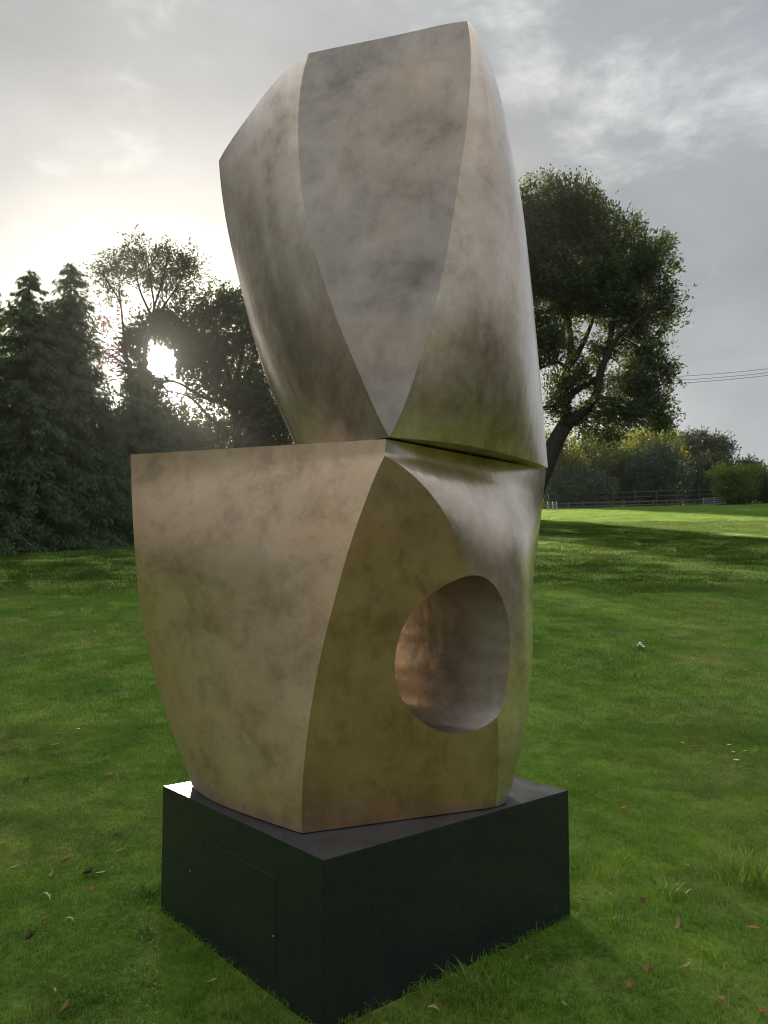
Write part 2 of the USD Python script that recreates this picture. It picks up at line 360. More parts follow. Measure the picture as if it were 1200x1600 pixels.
gx, gy = axis(-170, 170, 0.5, 0.05), axis(-110, 260, 0.4, 0.045)
gx, gy = np.clip(gx, -170, 170), np.clip(gy, -110, 260)
GX, GY = np.meshgrid(gx, gy, indexing='ij')
GV = np.stack([GX, GY, ground_z(GX, GY)], -1).reshape(-1, 3)
_i, _j = np.meshgrid(np.arange(len(gx) - 1), np.arange(len(gy) - 1), indexing='ij')
_a = (_i * len(gy) + _j).ravel()
GF = np.vstack([np.stack([_a, _a + len(gy), _a + len(gy) + 1], 1), np.stack([_a, _a + len(gy) + 1, _a + 1], 1)])
top_mesh('lawn', (GV, GF), M['turf'], 'wide green lawn rising gently towards the trees', 'lawn', kind='structure', smooth=True)

# ------------------------------------------------------------------ thin evening haze, lit by the low sun
HAZE = 0.00013
_hz = trimesh.creation.box([350, 380, 33]); _hz.apply_translation([0, 75, 14.5])
M['haze'] = mat('thin_haze', {'v': ('principled_volume', {'color': (0.97, 0.96, 0.93), 'density': HAZE, 'anisotropy': 0.82})}, [], surface=None, volume='v.volume')
top_mesh('haze', (np.array(_hz.vertices), np.array(_hz.faces)), M['haze'], kind='stuff')

# ------------------------------------------------------------------ plinth
YAW, PW, PD, PH = 0.7026, 1.2095, 1.3185, 0.5831
PA, PB = np.array([-math.sin(YAW), math.cos(YAW), 0]), np.array([math.cos(YAW), math.sin(YAW), 0])
PF = np.array([-0.202, 2.7733, 0.0])
PC = PF + PA * PW / 2 + PB * PD / 2
plinth = thing('plinth', 'black polished granite plinth under the bronze sculpture', 'plinth', PC)
_b = trimesh.creation.box([PD, PW, PH + 0.25])
_b.apply_transform(trimesh.transformations.rotation_matrix(YAW, [0, 0, 1]))
_b.apply_translation([PC[0], PC[1], (PH - 0.25) / 2])
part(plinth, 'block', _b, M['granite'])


def panel_corner(s, z):     # on the left face, s metres from the front corner
    return PF + PA * s + np.array([0, 0, z])


_out = -PB
_q = [on_plane(x, y, PF, -PB) for x, y in ((297, 1300), (433, 1374), (431, 1523), (296, 1431))]
_u = np.array([q @ PA - PF @ PA for q in _q]); _zz = np.array([q[2] for q in _q])
s0, s1, z0, z1 = _u[1:3].mean(), (_u[0] + _u[3]) / 2, (_zz[2] + _zz[3]) / 2, (_zz[0] + _zz[1]) / 2
e = 0.004
Vp = []
for off, ins in ((-0.004, 0.0), (0.0012, 0.0), (0.0026, e)):
    Vp += [panel_corner(s, z) + _out * off for s, z in ((s0 + ins, z0 + ins), (s1 - ins, z0 + ins), (s1 - ins, z1 - ins), (s0 + ins, z1 - ins))]
Fp = [[8, 9, 10], [8, 10, 11]]
for r in (0, 4):
    for k in range(4):
        a, b = r + k, r + (k + 1) % 4
        Fp += [[a, b, b + 4], [a, b + 4, a + 4]]
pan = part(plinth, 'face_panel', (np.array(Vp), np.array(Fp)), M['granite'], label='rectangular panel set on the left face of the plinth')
for s, z in ((s1 - 0.012, z0 + 0.55 * (z1 - z0)), (s0 + 0.012, z0 + 0.40 * (z1 - z0))):
    c = trimesh.creation.cylinder(0.003, 0.005, sections=10)
    c.apply_transform(trimesh.geometry.align_vectors([0, 0, 1], _out))
    c.apply_translation(panel_corner(s, z) + _out * 0.006)
    part(pan, 'stud', c, M['stud'])

# ------------------------------------------------------------------ sculpture
def resample(P, n):
    P = np.asarray(P, float)
    d = np.r_[0, np.cumsum(np.linalg.norm(np.diff(P, axis=0), axis=1))]
    if len(P) == 2:
        return P[0] + (P[1] - P[0]) * np.linspace(0, 1, n)[:, None]
    fine = PchipInterpolator(d, P)(np.linspace(0, d[-1], 400)) if len(P) < 4 else CubicSpline(d, P)(np.linspace(0, d[-1], 400))
    e = np.r_[0, np.cumsum(np.linalg.norm(np.diff(fine, axis=0), axis=1))]
    t = np.linspace(0, e[-1], n)
    return np.stack([np.interp(t, e, fine[:, k]) for k in range(3)], 1)


def coons(c0, c1, d0, d1, bulge=None):
    """surface over the boundary curves c0 (v=0), c1 (v=1), d0 (u=0), d1 (u=1); bulge(u, v) adds a vector"""
    n, m = len(c0), len(d0)
    u, v = np.linspace(0, 1, n)[:, None, None], np.linspace(0, 1, m)[None, :, None]
    S = (1 - v) * c0[:, None] + v * c1[:, None] + (1 - u) * d0[None] + u * d1[None]
    S = S - ((1 - u) * (1 - v) * c0[0] + u * (1 - v) * c0[-1] + (1 - u) * v * c1[0] + u * v * c1[-1])
    if bulge is not None:
        S = S + bulge(u, v)
    return S


def grid_tris(S, flip=False):
    n, m = S.shape[:2]
    i, j = np.meshgrid(np.arange(n - 1), np.arange(m - 1), indexing='ij')
    a = (i * m + j).ravel()
    f = np.vstack([np.stack([a, a + m, a + m + 1], 1), np.stack([a, a + m + 1, a + 1], 1)])
    return S.reshape(-1, 3), f[:, ::-1] if flip else f


def fan(loop):
    """triangles over a closed loop from its middle"""
    loop = np.asarray(loop)
    c = loop.mean(0)
    n = len(loop)
    return np.vstack([loop, c]), np.array([[k, (k + 1) % n, n] for k in range(n)])


def solid(patches):
    """weld the patches into one closed manifold, all turned outwards"""
    V, Fc = joined(patches)
    t = trimesh.Trimesh(V, Fc, process=False)
    t.merge_vertices(digits_vertex=6)
    t.update_faces(t.nondegenerate_faces(height=1e-9))
    t.remove_unreferenced_vertices()
    trimesh.repair.fix_normals(t)
    return t


def faceted_smooth(t, patches, extra=None):
    """split the solid by the patch that each triangle belongs to and smooth inside each patch only"""
    pts, ids = [], []
    for k, (v, f) in enumerate(patches):
        w = v[f]
        for b in ((1 / 3, 1 / 3), (0.6, 0.2), (0.2, 0.6), (0.2, 0.2)):
            pts.append(w[:, 0] * (1 - b[0] - b[1]) + w[:, 1] * b[0] + w[:, 2] * b[1]); ids.append(np.full(len(f), k))
    tree = cKDTree(np.vstack(pts)); ids = np.concatenate(ids)
    c = t.triangles_center
    owner = ids[tree.query(c)[1]]
    if extra is not None:
        owner = np.where(extra, 99, owner)
    out = {}
    for o in np.unique(owner):
        f = t.faces[owner == o]
        idx, inv = np.unique(f.ravel(), return_inverse=True)
        v, f = t.vertices[idx], inv.reshape(-1, 3)
        n = np.zeros_like(v)
        g = np.cross(v[f[:, 1]] - v[f[:, 0]], v[f[:, 2]] - v[f[:, 0]])
        for q in range(3):
            np.add.at(n, f[:, q], g)
        out[int(o)] = (v, f, n / np.maximum(np.linalg.norm(n, axis=1, keepdims=True), 1e-12))
    return out


def px_curve(pts, depths=None, n=60, z=None, plane=None):
    """curve through points of the photograph: at the given depths (spread by arc length), at height z or on a plane"""
    p = np.asarray(pts, float)
    if z is not None:
        P = at_z(p[:, 0], p[:, 1], z)
    elif plane is not None:
        P = on_plane(p[:, 0], p[:, 1], *plane)
    else:
        d = np.r_[0, np.cumsum(np.linalg.norm(np.diff(p, axis=0), axis=1))]; d /= d[-1]
        y = np.interp(d, np.linspace(0, 1, len(depths)), depths) if len(depths) != len(p) else np.asarray(depths)
        P = at(p[:, 0], p[:, 1], y)
    return resample(P, n)


NU = NV = 56
ZB = PH + 0.004                                  # a thin shadow joint above the plinth
Y_NOSE = 3.0
ZT = at(np.array(602.), np.array(686.), Y_NOSE)[2]     # level top of the lower form
# corners
nose = at(np.array(603.), np.array(686.), Y_NOSE)
N_ = at_z(np.array(472.), np.array(1302.), ZB)
M_ = at_z(np.array(775.), np.array(1261.), ZB)
P0 = at(np.array(601.), np.array(712.), Y_NOSE)
nO = np.cross(M_ - N_, P0 - N_); nO /= np.linalg.norm(nO)
if nO[1] > 0: nO = -nO
OL = (N_, nO)
TL = at_z(np.array(204.), np.array(710.), ZT)
RR = at_z(np.array(853.), np.array(734.), ZT)
BL = at_z(np.array(300.), np.array(1227.), ZB)
RB = at_z(np.array(789.), np.array(1240.), ZB)
# left face of the lower form
d4a = px_curve([(472, 1302), (475, 1195), (484, 1120), (500, 1030), (522, 940), (545, 858), (574, 775), (590, 735), (601, 712)], n=NU, plane=OL)
d4 = np.vstack([d4a, resample([P0, nose], 5)[1:]])
d4 = resample(d4, NU); d4[-1] = nose
kP0 = None
top_l = resample([TL, nose], NU)
sil_l = px_curve([(300, 1227), (283, 1180), (262, 1125), (245, 1070), (231, 1010), (220, 950), (213, 890), (207, 800), (204, 710)], [BL[1], BL[1] - 0.08, TL[1] - 0.02, TL[1]], NU)
sil_l[0], sil_l[-1] = BL, TL
bot_l = px_curve([(300, 1227), (310, 1237), (330, 1250), (372, 1268), (420, 1285), (472, 1302)], n=NU, z=ZB)
bot_l[0], bot_l[-1] = BL, N_
# nose curve with an exact break at P0: 46 steps up to it, then the short edge of the nose
d4 = np.vstack([resample(d4a, NU - 4), resample([P0, nose], 5)[1:]])
left_low = coons(bot_l, top_l, sil_l, d4, lambda u, v: np.array([-0.62, -0.75, 0.0]) * (0.035 * 4 * u * (1 - u) * (0.25 + 0.75 * (1 - v))) * (4 * v * (1 - v)))
# pointed flat face
d5 = px_curve([(601, 712), (640, 738), (670, 768), (695, 803), (714, 842), (728, 880), (742, 925), (758, 985), (771, 1060), (778, 1130), (779, 1190), (775, 1261)], n=NU - 4, plane=OL)
d5[0], d5[-1] = P0, M_
base_f = resample([N_, M_], 24)
row = [(1 - t) * d4a_ + t * d5_ for t in np.linspace(0, 1, 24) for d4a_, d5_ in [(resample(d4a, NU - 4), d5[::-1])]]
flat_low = np.stack(row, 1)                      # (NU-4, 24, 3)
# right, silvery face: from the flat face's edge and the nose to the right outline
top_r = resample([nose, RR], 40)
sil_r = px_curve([(853, 734), (846, 800), (836, 880), (825, 960), (815, 1040), (806, 1120), (797, 1190), (789, 1240)], [RR[1], (RR[1] * 0.55 + RB[1] * 0.45) + 0.06, RB[1]], NU)
sil_r[0], sil_r[-1] = RR, RB
left_edge = np.vstack([resample([nose, P0], 5)[:-1], d5])
bot_r = resample([M_, M_ * 0.45 + RB * 0.55 + np.array([0.022, -0.012, 0]), RB], 40)
_ax = np.array([0.80, -0.60, 0.0])
right_low = coons(left_edge, sil_r, top_r, bot_r, lambda u, v: _ax * (4 * v * (1 - v)) * (0.10 * np.sin(np.pi * np.clip(u, 0, 1)) ** 0.8))
# back of the lower form
def through(a, k, b, n):
    return resample([a, a * 0.45 + k * 0.55 + (a - b) * 0.0, k, b * 0.45 + k * 0.55, b], n)


KT, KB = np.array([-0.32, 4.42, ZT]), np.array([-0.12, 4.08, ZB])
back_top, back_bot = through(TL, KT, RR, NV), through(BL, KB, RB, NV)
back_low = coons(back_bot, back_top, sil_l, sil_r[::-1])
lo_patches = [grid_tris(left_low), grid_tris(flat_low), grid_tris(right_low), grid_tris(back_low),
              fan(np.vstack([top_l[:-1], top_r[:-1], back_top[::-1][:-1]])),
              fan(np.vstack([bot_l[:-1], base_f[:-1], bot_r[:-1], back_bot[::-1][:-1]]))]
low = solid(lo_patches)

# the bored hole through the corner of the flat face and the right face
rim_flat = np.array([(733, 899), (710, 907), (690, 918), (660, 940), (635, 970), (622, 1005), (617, 1040), (620, 1070), (630, 1095), (648, 1118), (675, 1138), (705, 1147), (728, 1146), (755, 1136), (778, 1121)], float)
rim_side = np.array([(748, 899), (761, 904), (773, 915), (783, 932), (791, 956), (796, 990), (796, 1020), (793, 1055), (787, 1090)], float)
_A = on_plane(rim_flat[:, 0], rim_flat[:, 1], *OL)
_rt = trimesh.Trimesh(*grid_tris(right_low), process=False)
_D = ray(rim_side[:, 0], rim_side[:, 1])
_B, _ir, _ = _rt.ray.intersects_location(np.repeat(EYE[None], len(_D), 0), _D, multiple_hits=False)
BORE = np.array([math.cos(math.radians(147)), math.sin(math.radians(147)), 0.02]); BORE /= np.linalg.norm(BORE)
_e1 = np.cross([0, 0, 1.0], BORE); _e1 /= np.linalg.norm(_e1)
_e2 = np.cross(BORE, _e1)
_c = _A.mean(0)
_R = np.vstack([_A, _B]) - _c
_xy = np.stack([_R @ _e1, _R @ _e2], 1)
_o = _xy.mean(0)
_ang, _rad = np.arctan2(*(_xy - _o).T[::-1]), np.linalg.norm(_xy - _o, axis=1)
_k = np.argsort(_ang); _ang, _rad = _ang[_k], _rad[_k]
_t = np.linspace(-np.pi, np.pi, 121)[:-1]
_r = np.interp(_t, np.r_[_ang - 2 * np.pi, _ang, _ang + 2 * np.pi], np.r_[_rad, _rad, _rad])
for _q in range(3):
    _r = (np.roll(_r, 1) + 2 * _r + np.roll(_r, -1)) / 4
_ring = _c + np.outer(_o[0] + _r * np.cos(_t), _e1) + np.outer(_o[1] + _r * np.sin(_t), _e2)
_ls = np.linspace(-0.7, 2.2, 60)
_mid = _ring.mean(0)
_sc = np.ones(60)
_V = np.vstack([_mid + (_ring - _mid) * q + BORE * s for s, q in zip(_ls, _sc)] + [(_ring + BORE * _ls[0]).mean(0)[None], (_ring + BORE * _ls[-1]).mean(0)[None]])
_n = len(_ring)
_F = []
for q in range(len(_ls) - 1):
    for k in range(_n):
        a, b = q * _n + k, q * _n + (k + 1) % _n
        _F += [[a, b, b + _n], [a, b + _n, a + _n]]
_last = (len(_ls) - 1) * _n
for k in range(_n):
    _F += [[(k + 1) % _n, k, len(_V) - 2], [_last + k, _last + (k + 1) % _n, len(_V) - 1]]
cutter = trimesh.Trimesh(_V, np.array(_F), process=False)
if cutter.volume < 0:
    cutter.invert()


def to_man(t):
    return manifold3d.Manifold(manifold3d.Mesh(np.asarray(t.vertices, np.float32), np.asarray(t.faces, np.uint32)))


_mc = to_man(cutter).as_original()
_res = (to_man(low).as_original() - _mc).to_mesh()
_ri, _ro = np.asarray(_res.run_index) // 3, np.asarray(_res.run_original_id)
in_bore = np.zeros(len(_res.tri_verts), bool)
for k in range(len(_ro)):
    in_bore[_ri[k]:_ri[k + 1]] = _ro[k] == _mc.original_id()
low = trimesh.Trimesh(_res.vert_properties[:, :3], _res.tri_verts, process=False)


# ---- upper form
Y_A, Y_B = 3.30, 3.11
A_, B_ = at(np.array(483.), np.array(83.), Y_A), at(np.array(730.), np.array(33.), Y_B)
ZU = ZT + 0.006
P_ = at_z(np.array(608.), np.array(683.), ZU)
nF = np.cross(B_ - A_, P_ - A_); nF /= np.linalg.norm(nF)
FP = (P_, nF)
L_ = at(np.array(342.), np.array(251.), 3.72)
Lb = at_z(np.array(473.), np.array(728.), ZU)
Rb = at_z(np.array(856.), np.array(731.), ZU)
nT = np.cross(B_ - A_, L_ - A_); nT /= np.linalg.norm(nT)
c1 = px_curve([(483, 83), (560, 67), (650, 48), (720, 34), (730, 33)], n=30, plane=FP); c1[0], c1[-1] = A_, B_
c5 = px_curve([(483, 83), (473, 118), (467, 165), (466, 225), (471, 290), (481, 350), (500, 420), (527, 500), (560, 580), (590, 648), (608, 683)], n=NU, plane=FP); c5[0], c5[-1] = A_, P_
c6 = px_curve([(730, 33), (735, 70), (734, 140), (726, 220), (714, 300), (701, 380), (684, 460), (662, 540), (637, 620), (608, 683)], n=NU, plane=FP); c6[0], c6[-1] = B_, P_
c2 = px_curve([(483, 83), (452, 106), (424, 134), (395, 172), (366, 212), (342, 251)], n=40, plane=(A_, nT)); c2[0], c2[-1] = A_, L_
c3 = px_curve([(342, 251), (347, 305), (358, 370), (374, 440), (394, 520), (420, 600), (446, 662), (473, 728)], [L_[1], L_[1] + 0.03, Lb[1]], NU); c3[0], c3[-1] = L_, Lb
c7 = px_curve([(730, 33), (742, 46), (756, 78), (770, 120), (787, 190), (801, 260), (813, 330), (825, 420), (836, 510), (846, 610), (852, 680), (856, 731)], [Y_B, Y_B + 0.10, Y_B + 0.2, Y_B + 0.29, Y_B + 0.40, Y_B + 0.48, Y_B + 0.55, Rb[1] - 0.19, Rb[1] - 0.12, Rb[1] - 0.06, Rb[1] - 0.02, Rb[1]], NU); c7[0], c7[-1] = B_, Rb
c8 = px_curve([(608, 683), (655, 687), (705, 692), (745, 699), (790, 709), (825, 719), (856, 731)], n=40, z=ZU); c8[0], c8[-1] = P_, Rb
c4 = resample([P_, P_ * 0.5 + Lb * 0.5 + np.array([-0.06, -0.08, 0]), Lb], 40)
front_up = np.stack([(1 - t) * c5 + t * c6 for t in np.linspace(0, 1, 30)], 1)
front_up[0] = c1
front_up[-1] = P_
# left face: c2 on top (A to L), c4 at the bottom (P to Lb), c5 inside, c3 outside
left_up = coons(c2, c4, c5, c3, lambda u, v: np.array([-0.55, -0.80, 0.05]) * (0.012 * 4 * v * (1 - v)) * (4 * u * (1 - u)))
# right face: rows run from c6 to c7, closing to a point at B
_w = np.linspace(0, 1, 40)
_flat8 = P_ + (Rb - P_) * _w[:, None]
_b8 = c8 - _flat8
rows = []
for k in range(NU):
    s = k / (NU - 1)
    span = np.linalg.norm(c7[k] - c6[k]) / np.linalg.norm(Rb - P_)
    rows.append(c6[k] + (c7[k] - c6[k]) * _w[:, None] + _b8 * span + np.array([0.78, -0.62, 0.0]) * ((4 * _w * (1 - _w)) * 0.075 * span * 4 * s * (1 - s))[:, None])
right_up = np.stack(rows, 0)
right_up[0] = B_
right_up[-1] = c8
c9 = resample([Lb, Lb * 0.4 + np.array([-0.05, 4.5, ZU]) * 0.6, np.array([0.18, 4.5, ZU]), Rb], NV); c9[:, 2] = ZU
c10 = resample([L_, B_], NV)
back_up = coons(c10, c9, c3, c7, lambda u, v: np.array([0.12, 0.42, 0.02]) * (4 * v * (1 - v)) ** 1.0 * (4 * u * (1 - u)) * 0.5)
up_patches = [grid_tris(front_up), grid_tris(left_up), grid_tris(right_up), grid_tris(back_up),
              fan(np.vstack([c1[:-1], c10[::-1][:-1], c2[::-1][:-1]])),
              fan(np.vstack([c8[:-1], c9[::-1][:-1], c4[::-1][:-1]]))]
up = solid(up_patches)
print('low', low.is_watertight, len(low.faces), 'up', up.is_watertight, up.volume)

sculpture = thing('sculpture', 'tall two-part abstract bronze sculpture with a round hole standing on the black plinth', 'sculpture', (PC[0], PC[1], PH))
for t, patches, inside, flats, name, lab, flab in (
        (low, lo_patches, in_bore, (0, 1), 'lower_form', 'wide lower bronze block with the bored round hole', ('broad flared face of the lower block at the left', 'dark olive pointed face of the lower block beside the hole')),
        (up, up_patches, None, (0,), 'upper_form', 'tall upper bronze block leaning over the lower one', ('pinkish grey face of the upper block tapering to a point',))):
    pieces = faceted_smooth(t, patches, inside)
    body = [pieces[k] for k in pieces if k not in flats and k != 99]
    V, Fc, N, k = [], [], [], 0
    for v, f, n in body:
        V.append(v); Fc.append(f + k); N.append(n); k += len(v)
    path = numbered(sculpture, name)
    tag(write_mesh(path, np.vstack(V) - ORIGIN[sculpture], np.vstack(Fc), M['bronze_burnished'], np.vstack(N)).GetPrim(), label=lab)
    for q, fl in zip(flats, flab):
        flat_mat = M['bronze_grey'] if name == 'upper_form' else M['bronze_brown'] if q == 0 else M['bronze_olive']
        v, f, n = pieces[q]
        tag(write_mesh(numbered(path, 'flat_face'), v - ORIGIN[sculpture], f, flat_mat, n).GetPrim(), label=fl)
    if 99 in pieces:
        v, f, n = pieces[99]
        tag(write_mesh(numbered(path, 'hole_lining'), v - ORIGIN[sculpture], f, M['bronze_hole'], n).GetPrim(), label='smooth bronze wall inside the round hole')

# ------------------------------------------------------------------ trees and other plants
def foot(px, y):
    x = float(EYE[0] + ray(px, 800)[0] * y)
    return np.array([x, y, float(ground_z(x, y))])


def unit(v):
    return v / np.maximum(np.linalg.norm(v, axis=-1, keepdims=True), 1e-9)


def diamonds(C, D, length, width, rng, spin=None):
    """small folded leaves: one per centre C, pointing along D"""
    n = len(C)
    D = unit(D)
    S = unit(np.cross(D, unit(rng.normal(size=(n, 3)))))
    L = (np.asarray(length) * rng.uniform(0.7, 1.25, n))[:, None]
    W = (np.asarray(width) * rng.uniform(0.7, 1.25, n))[:, None]
    up = np.cross(S, D) * L * 0.08
    V = np.stack([C - D * L * 0.5, C + S * W * 0.5 + up, C + D * L * 0.5, C - S * W * 0.5 + up], 1).reshape(-1, 3)
    b = np.arange(n)[:, None] * 4
    return V, np.vstack([b + [0, 1, 2], b + [0, 2, 3]])


def clumps(blobs, count, rng, shell=0.45, holes=0.0, hole_scale=0.5):
    """centres of leaf clumps spread through ellipsoids (x, y, z, rx, ry, rz)"""
    b = np.asarray(blobs, float)
    w = b[:, 3] * b[:, 4] * b[:, 5]
    k = rng.choice(len(b), size=int(count * 2.2), p=w / w.sum())
    d = unit(rng.normal(size=(len(k), 3)))
    r = rng.uniform(0, 1, len(k)) ** shell
    C = b[k, :3] + d * r[:, None] * b[k, 3:]
    keep = np.ones(len(k), bool)
    if holes > 0:
        import meshkit
        keep = meshkit.fbm(C * hole_scale + 7.3, 3, seed=int(rng.integers(1000))) > holes
    return C[keep][:count]


def foliage(C, per, spread, length, width, rng, droop=0.0, core=None):
    """leafy shoots: every clump is a few twigs, leaves set close along each twig"""
    n, ntw = len(C), max(2, per // 9)
    core = C.mean(0) if core is None else core
    out = unit(C - core)
    tw = np.repeat(np.arange(n), ntw)
    D = unit(out[tw] * 0.7 + rng.normal(size=(len(tw), 3)) * 0.75 + np.array([0, 0, 0.35 - droop]))
    L = spread * rng.uniform(1.2, 2.8, len(tw))
    A = C[tw] + rng.normal(size=(len(tw), 3)) * spread * 0.55
    m = 9
    k = np.repeat(np.arange(len(tw)), m)
    s = rng.uniform(-0.35, 1, len(k))
    P = A[k] + D[k] * (L[k] * s)[:, None] + rng.normal(size=(len(k), 3)) * spread * 0.22 * (1.15 - s * 0.6)[:, None]
    return diamonds(P, unit(D[k] + rng.normal(size=P.shape) * 0.7), length, width, rng)


def limb(P, r0, r1, rng, wob=0.0, sides=6, n=12):
    P = resample(np.asarray(P, float), n)
    if wob:
        P[1:-1] += rng.normal(size=(n - 2, 3)) * wob
    return tube(P, np.linspace(r0, r1, n), sides)


def twigs(C, skeleton, rng, r=0.02, frac=1.0, sag=0.1):
    """thin branches from the nearest point of the skeleton to the clump centres"""
    t = cKDTree(skeleton)
    out = []
    for c in C[rng.uniform(size=len(C)) < frac]:
        d, i = t.query(c, k=4)
        a = skeleton[i[rng.integers(4)]]
        L = np.linalg.norm(c - a)
        if L < 0.15:
            continue
        mid = (a + c) / 2 + rng.normal(size=3) * 0.08 * L + np.array([0, 0, sag * L])
        out.append(tube([a, mid, c], [r * (0.6 + 0.25 * L), r * (0.4 + 0.12 * L), r * 0.35], 3))
    return out


def conifer(name, label, base, height, radius, seed, mat_leaf, group=None, boughs=430, per=13, lean=0.0, skirt=0.0, top=0.0, size=1.0):
    rng = np.random.default_rng(seed)
    t = thing(name, label, 'tree', base, group)
    base = np.asarray(base, float)
    tr = np.array([[0, 0, -0.3], [0.02 * height * lean, 0, height * 0.5], [0.03 * height * lean, 0, height]]) + base
    part(t, 'trunk', limb(tr, 0.02 * height + 0.05, 0.015, rng, 0.02, 7), M['bark'], True)
    V, wood = [], []
    u = rng.uniform(0, 1, boughs) ** 1.25
    u = np.r_[u[u < 0.86], np.linspace(0.86, 0.99, 34)]
    for q in u:
        z = height * (0.02 + 0.98 * q)
        R = radius * (max(1 - q, 0.0) ** 0.66) * rng.uniform(0.78, 1.12) * (1 + skirt * max(0, 0.25 - q)) + 0.10 + top * (1 - q) * (q > 0.8)
        a = rng.uniform(0, 2 * np.pi)
        out = np.array([math.cos(a), math.sin(a), 0])
        p0 = base + np.array([0.03 * height * lean * q, 0, z])
        s = np.linspace(0.25, 1.0, max(3, int(R / 0.24)))
        path = p0 + out * (R * s)[:, None] + rng.normal(size=(1, 3)) * 0.05 + np.array([0, 0, 1.0]) * (0.22 * R * s - 0.48 * R * s ** 2.2 + 0.10 * R * s ** 5)[:, None]
        if R > 0.5 and rng.uniform() < 0.4:
            wood.append(tube(np.vstack([p0, path[len(path) // 2], path[-1]]), [0.028, 0.016, 0.005], 3))
        k = np.repeat(np.arange(len(s)), per)
        side = np.cross(out, [0, 0, 1.0])
        sp = rng.normal(size=(len(k), 3)) * np.array([0.13, 0.13, 0.10]) * (0.62 + 0.4 * (1 - q)) * size * (1.0 if q < 0.86 else 0.6) + np.array([0, 0, -0.1]) * rng.uniform(0, 1, (len(k), 1))
        C = path[k] + sp
        D = out * rng.uniform(0.2, 1.0, len(k))[:, None] + side * rng.normal(size=len(k))[:, None] * 0.6 + np.array([0, 0, -1.0]) * rng.uniform(0.2, 1.1, len(k))[:, None]
        V.append((C, D))
    C, D = np.vstack([a for a, b in V]), np.vstack([b for a, b in V])
    part(t, 'crown', diamonds(C, D, 0.23 * size, 0.055 * size, rng), mat_leaf, kind='stuff')
    if wood:
        part(t, 'boughs', joined(wood), M['bark'], kind='stuff')
    return t


def broadleaf(name, label, base, limbs, blobs, count, per, spread, leaf, mat_leaf, seed, group=None, shell=0.45, holes=0.0, hole_scale=0.5, twig=0.02, twig_frac=0.6, droop=0.0, cat='tree', skip=None, sides=8, wood='bark', extra=None):
    """trunk and limbs (polylines with end radii), twigs to the clumps, leaves in the clumps"""
    rng = np.random.default_rng(seed)
    t = thing(name, label, cat, base, group)
    sk, first = [], True
    for P, r0, r1 in limbs:
        P = resample(np.asarray(P, float), 14)
        sk.append(P)
        part(t, 'trunk' if first else 'limb', tube(P, np.linspace(r0, r1, 14), sides if first else 6), M[wood], True)
        first = False
    C = clumps(blobs, count, rng, shell, holes, hole_scale)
    if extra is not None:
        C = np.vstack([C, extra])
    if skip is not None:
        C = C[~skip(C)]
    v, f = foliage(C, per, spread, leaf[0], leaf[1], rng, droop)
    if skip is not None:
        mid = v.reshape(-1, 4, 3).mean(1)
        ok = ~skip(mid)
        v = v.reshape(-1, 4, 3)[ok].reshape(-1, 3)
        b = np.arange(len(v) // 4)[:, None] * 4
        f = np.vstack([b + [0, 1, 2], b + [0, 2, 3]])
    part(t, 'crown', (v, f), M[mat_leaf], kind='stuff')
    if twig and sk:
        tw = twigs(C, np.vstack([s[4:] for s in sk]), rng, twig, twig_frac)
        if tw:
            part(t, 'twigs', joined(tw), M['bark'], kind='stuff')
    return t


def P3(pts, y, dy=0.0):
    """photograph points at the distance y (a list of offsets dy may bend the limb in depth)"""
    p = np.asarray(pts, float)
    return at(p[:, 0], p[:, 1], y + np.linspace(0, dy, len(p)))


def blob(px, py, rx, ry, y, depth=1.0, dy=0.0):
    """an ellipsoid standing at distance y whose outline is rx by ry pixels of the photograph"""
    c = at(np.array(float(px)), np.array(float(py)), y + dy)
    return (*c, rx / F * y, depth * rx / F * y, ry / F * y)


# --- the two tall conifers at the left, and their neighbour half out of the picture
def conifer_px(px, top_px, top_py, y):
    b = foot(px, y)
    return b, float(at(np.array(float(top_px)), np.array(float(top_py)), y)[2] - b[2])


b, h = conifer_px(36, 38, 424, 30.0)
conifer('conifer', 'tall dark conifer at the left edge with a feathery top, standing nearest the left frame', b, h, 2.5, 11, M['conifer_leaf'], None, boughs=840, skirt=1.4, top=0.6)
b, h = conifer_px(108, 101, 412, 31.5)
conifer('conifer', 'tall dark conifer with a thin nodding tip, right of the other tall conifer', b, h, 2.5, 23, M['conifer_leaf'], None, boughs=840, skirt=1.4, top=0.6, lean=-0.5)
b, h = conifer_px(-62, -70, 380, 29.0)
conifer('conifer', 'dark conifer cut by the left edge of the picture behind low lighter sprays', b, h, 3.0, 31, M['conifer_leaf'], None, boughs=420, skirt=1.2)
b, h = conifer_px(212, 216, 588, 36.0)
conifer('conifer', 'short broad dark conifer below the white sun, behind the bronze corner', b, h, 3.3, 37, M['conifer_leaf'], None, boughs=560, skirt=0.6)
b, h = conifer_px(160, 158, 640, 34.0)
conifer('conifer', 'low dark conifer filling the gap right of the two tall conifers', b, h, 1.7, 41, M['conifer_leaf'], None, boughs=240, skirt=0.5)

# --- the tall thin tree that the sun shines through
Y = 41.0
SUN_AT = EYE + SUN * 41.0 / SUN[1]


def near_sun(C, r=0.66):
    q = C - EYE
    t = q @ SUN
    v = q - np.outer(t, SUN)
    a = np.arctan2(v[:, 2], v[:, 0])
    ragged = 0.92 + 0.10 * np.sin(3 * a + 0.7) + 0.10 * np.sin(7 * a + 2.0) + 0.22 * np.sin(C[:, 1] * 9.0 + C[:, 0] * 7.0) * np.sin(C[:, 2] * 11.0)
    return np.linalg.norm(v, axis=1) < r * ragged * t / 42.0


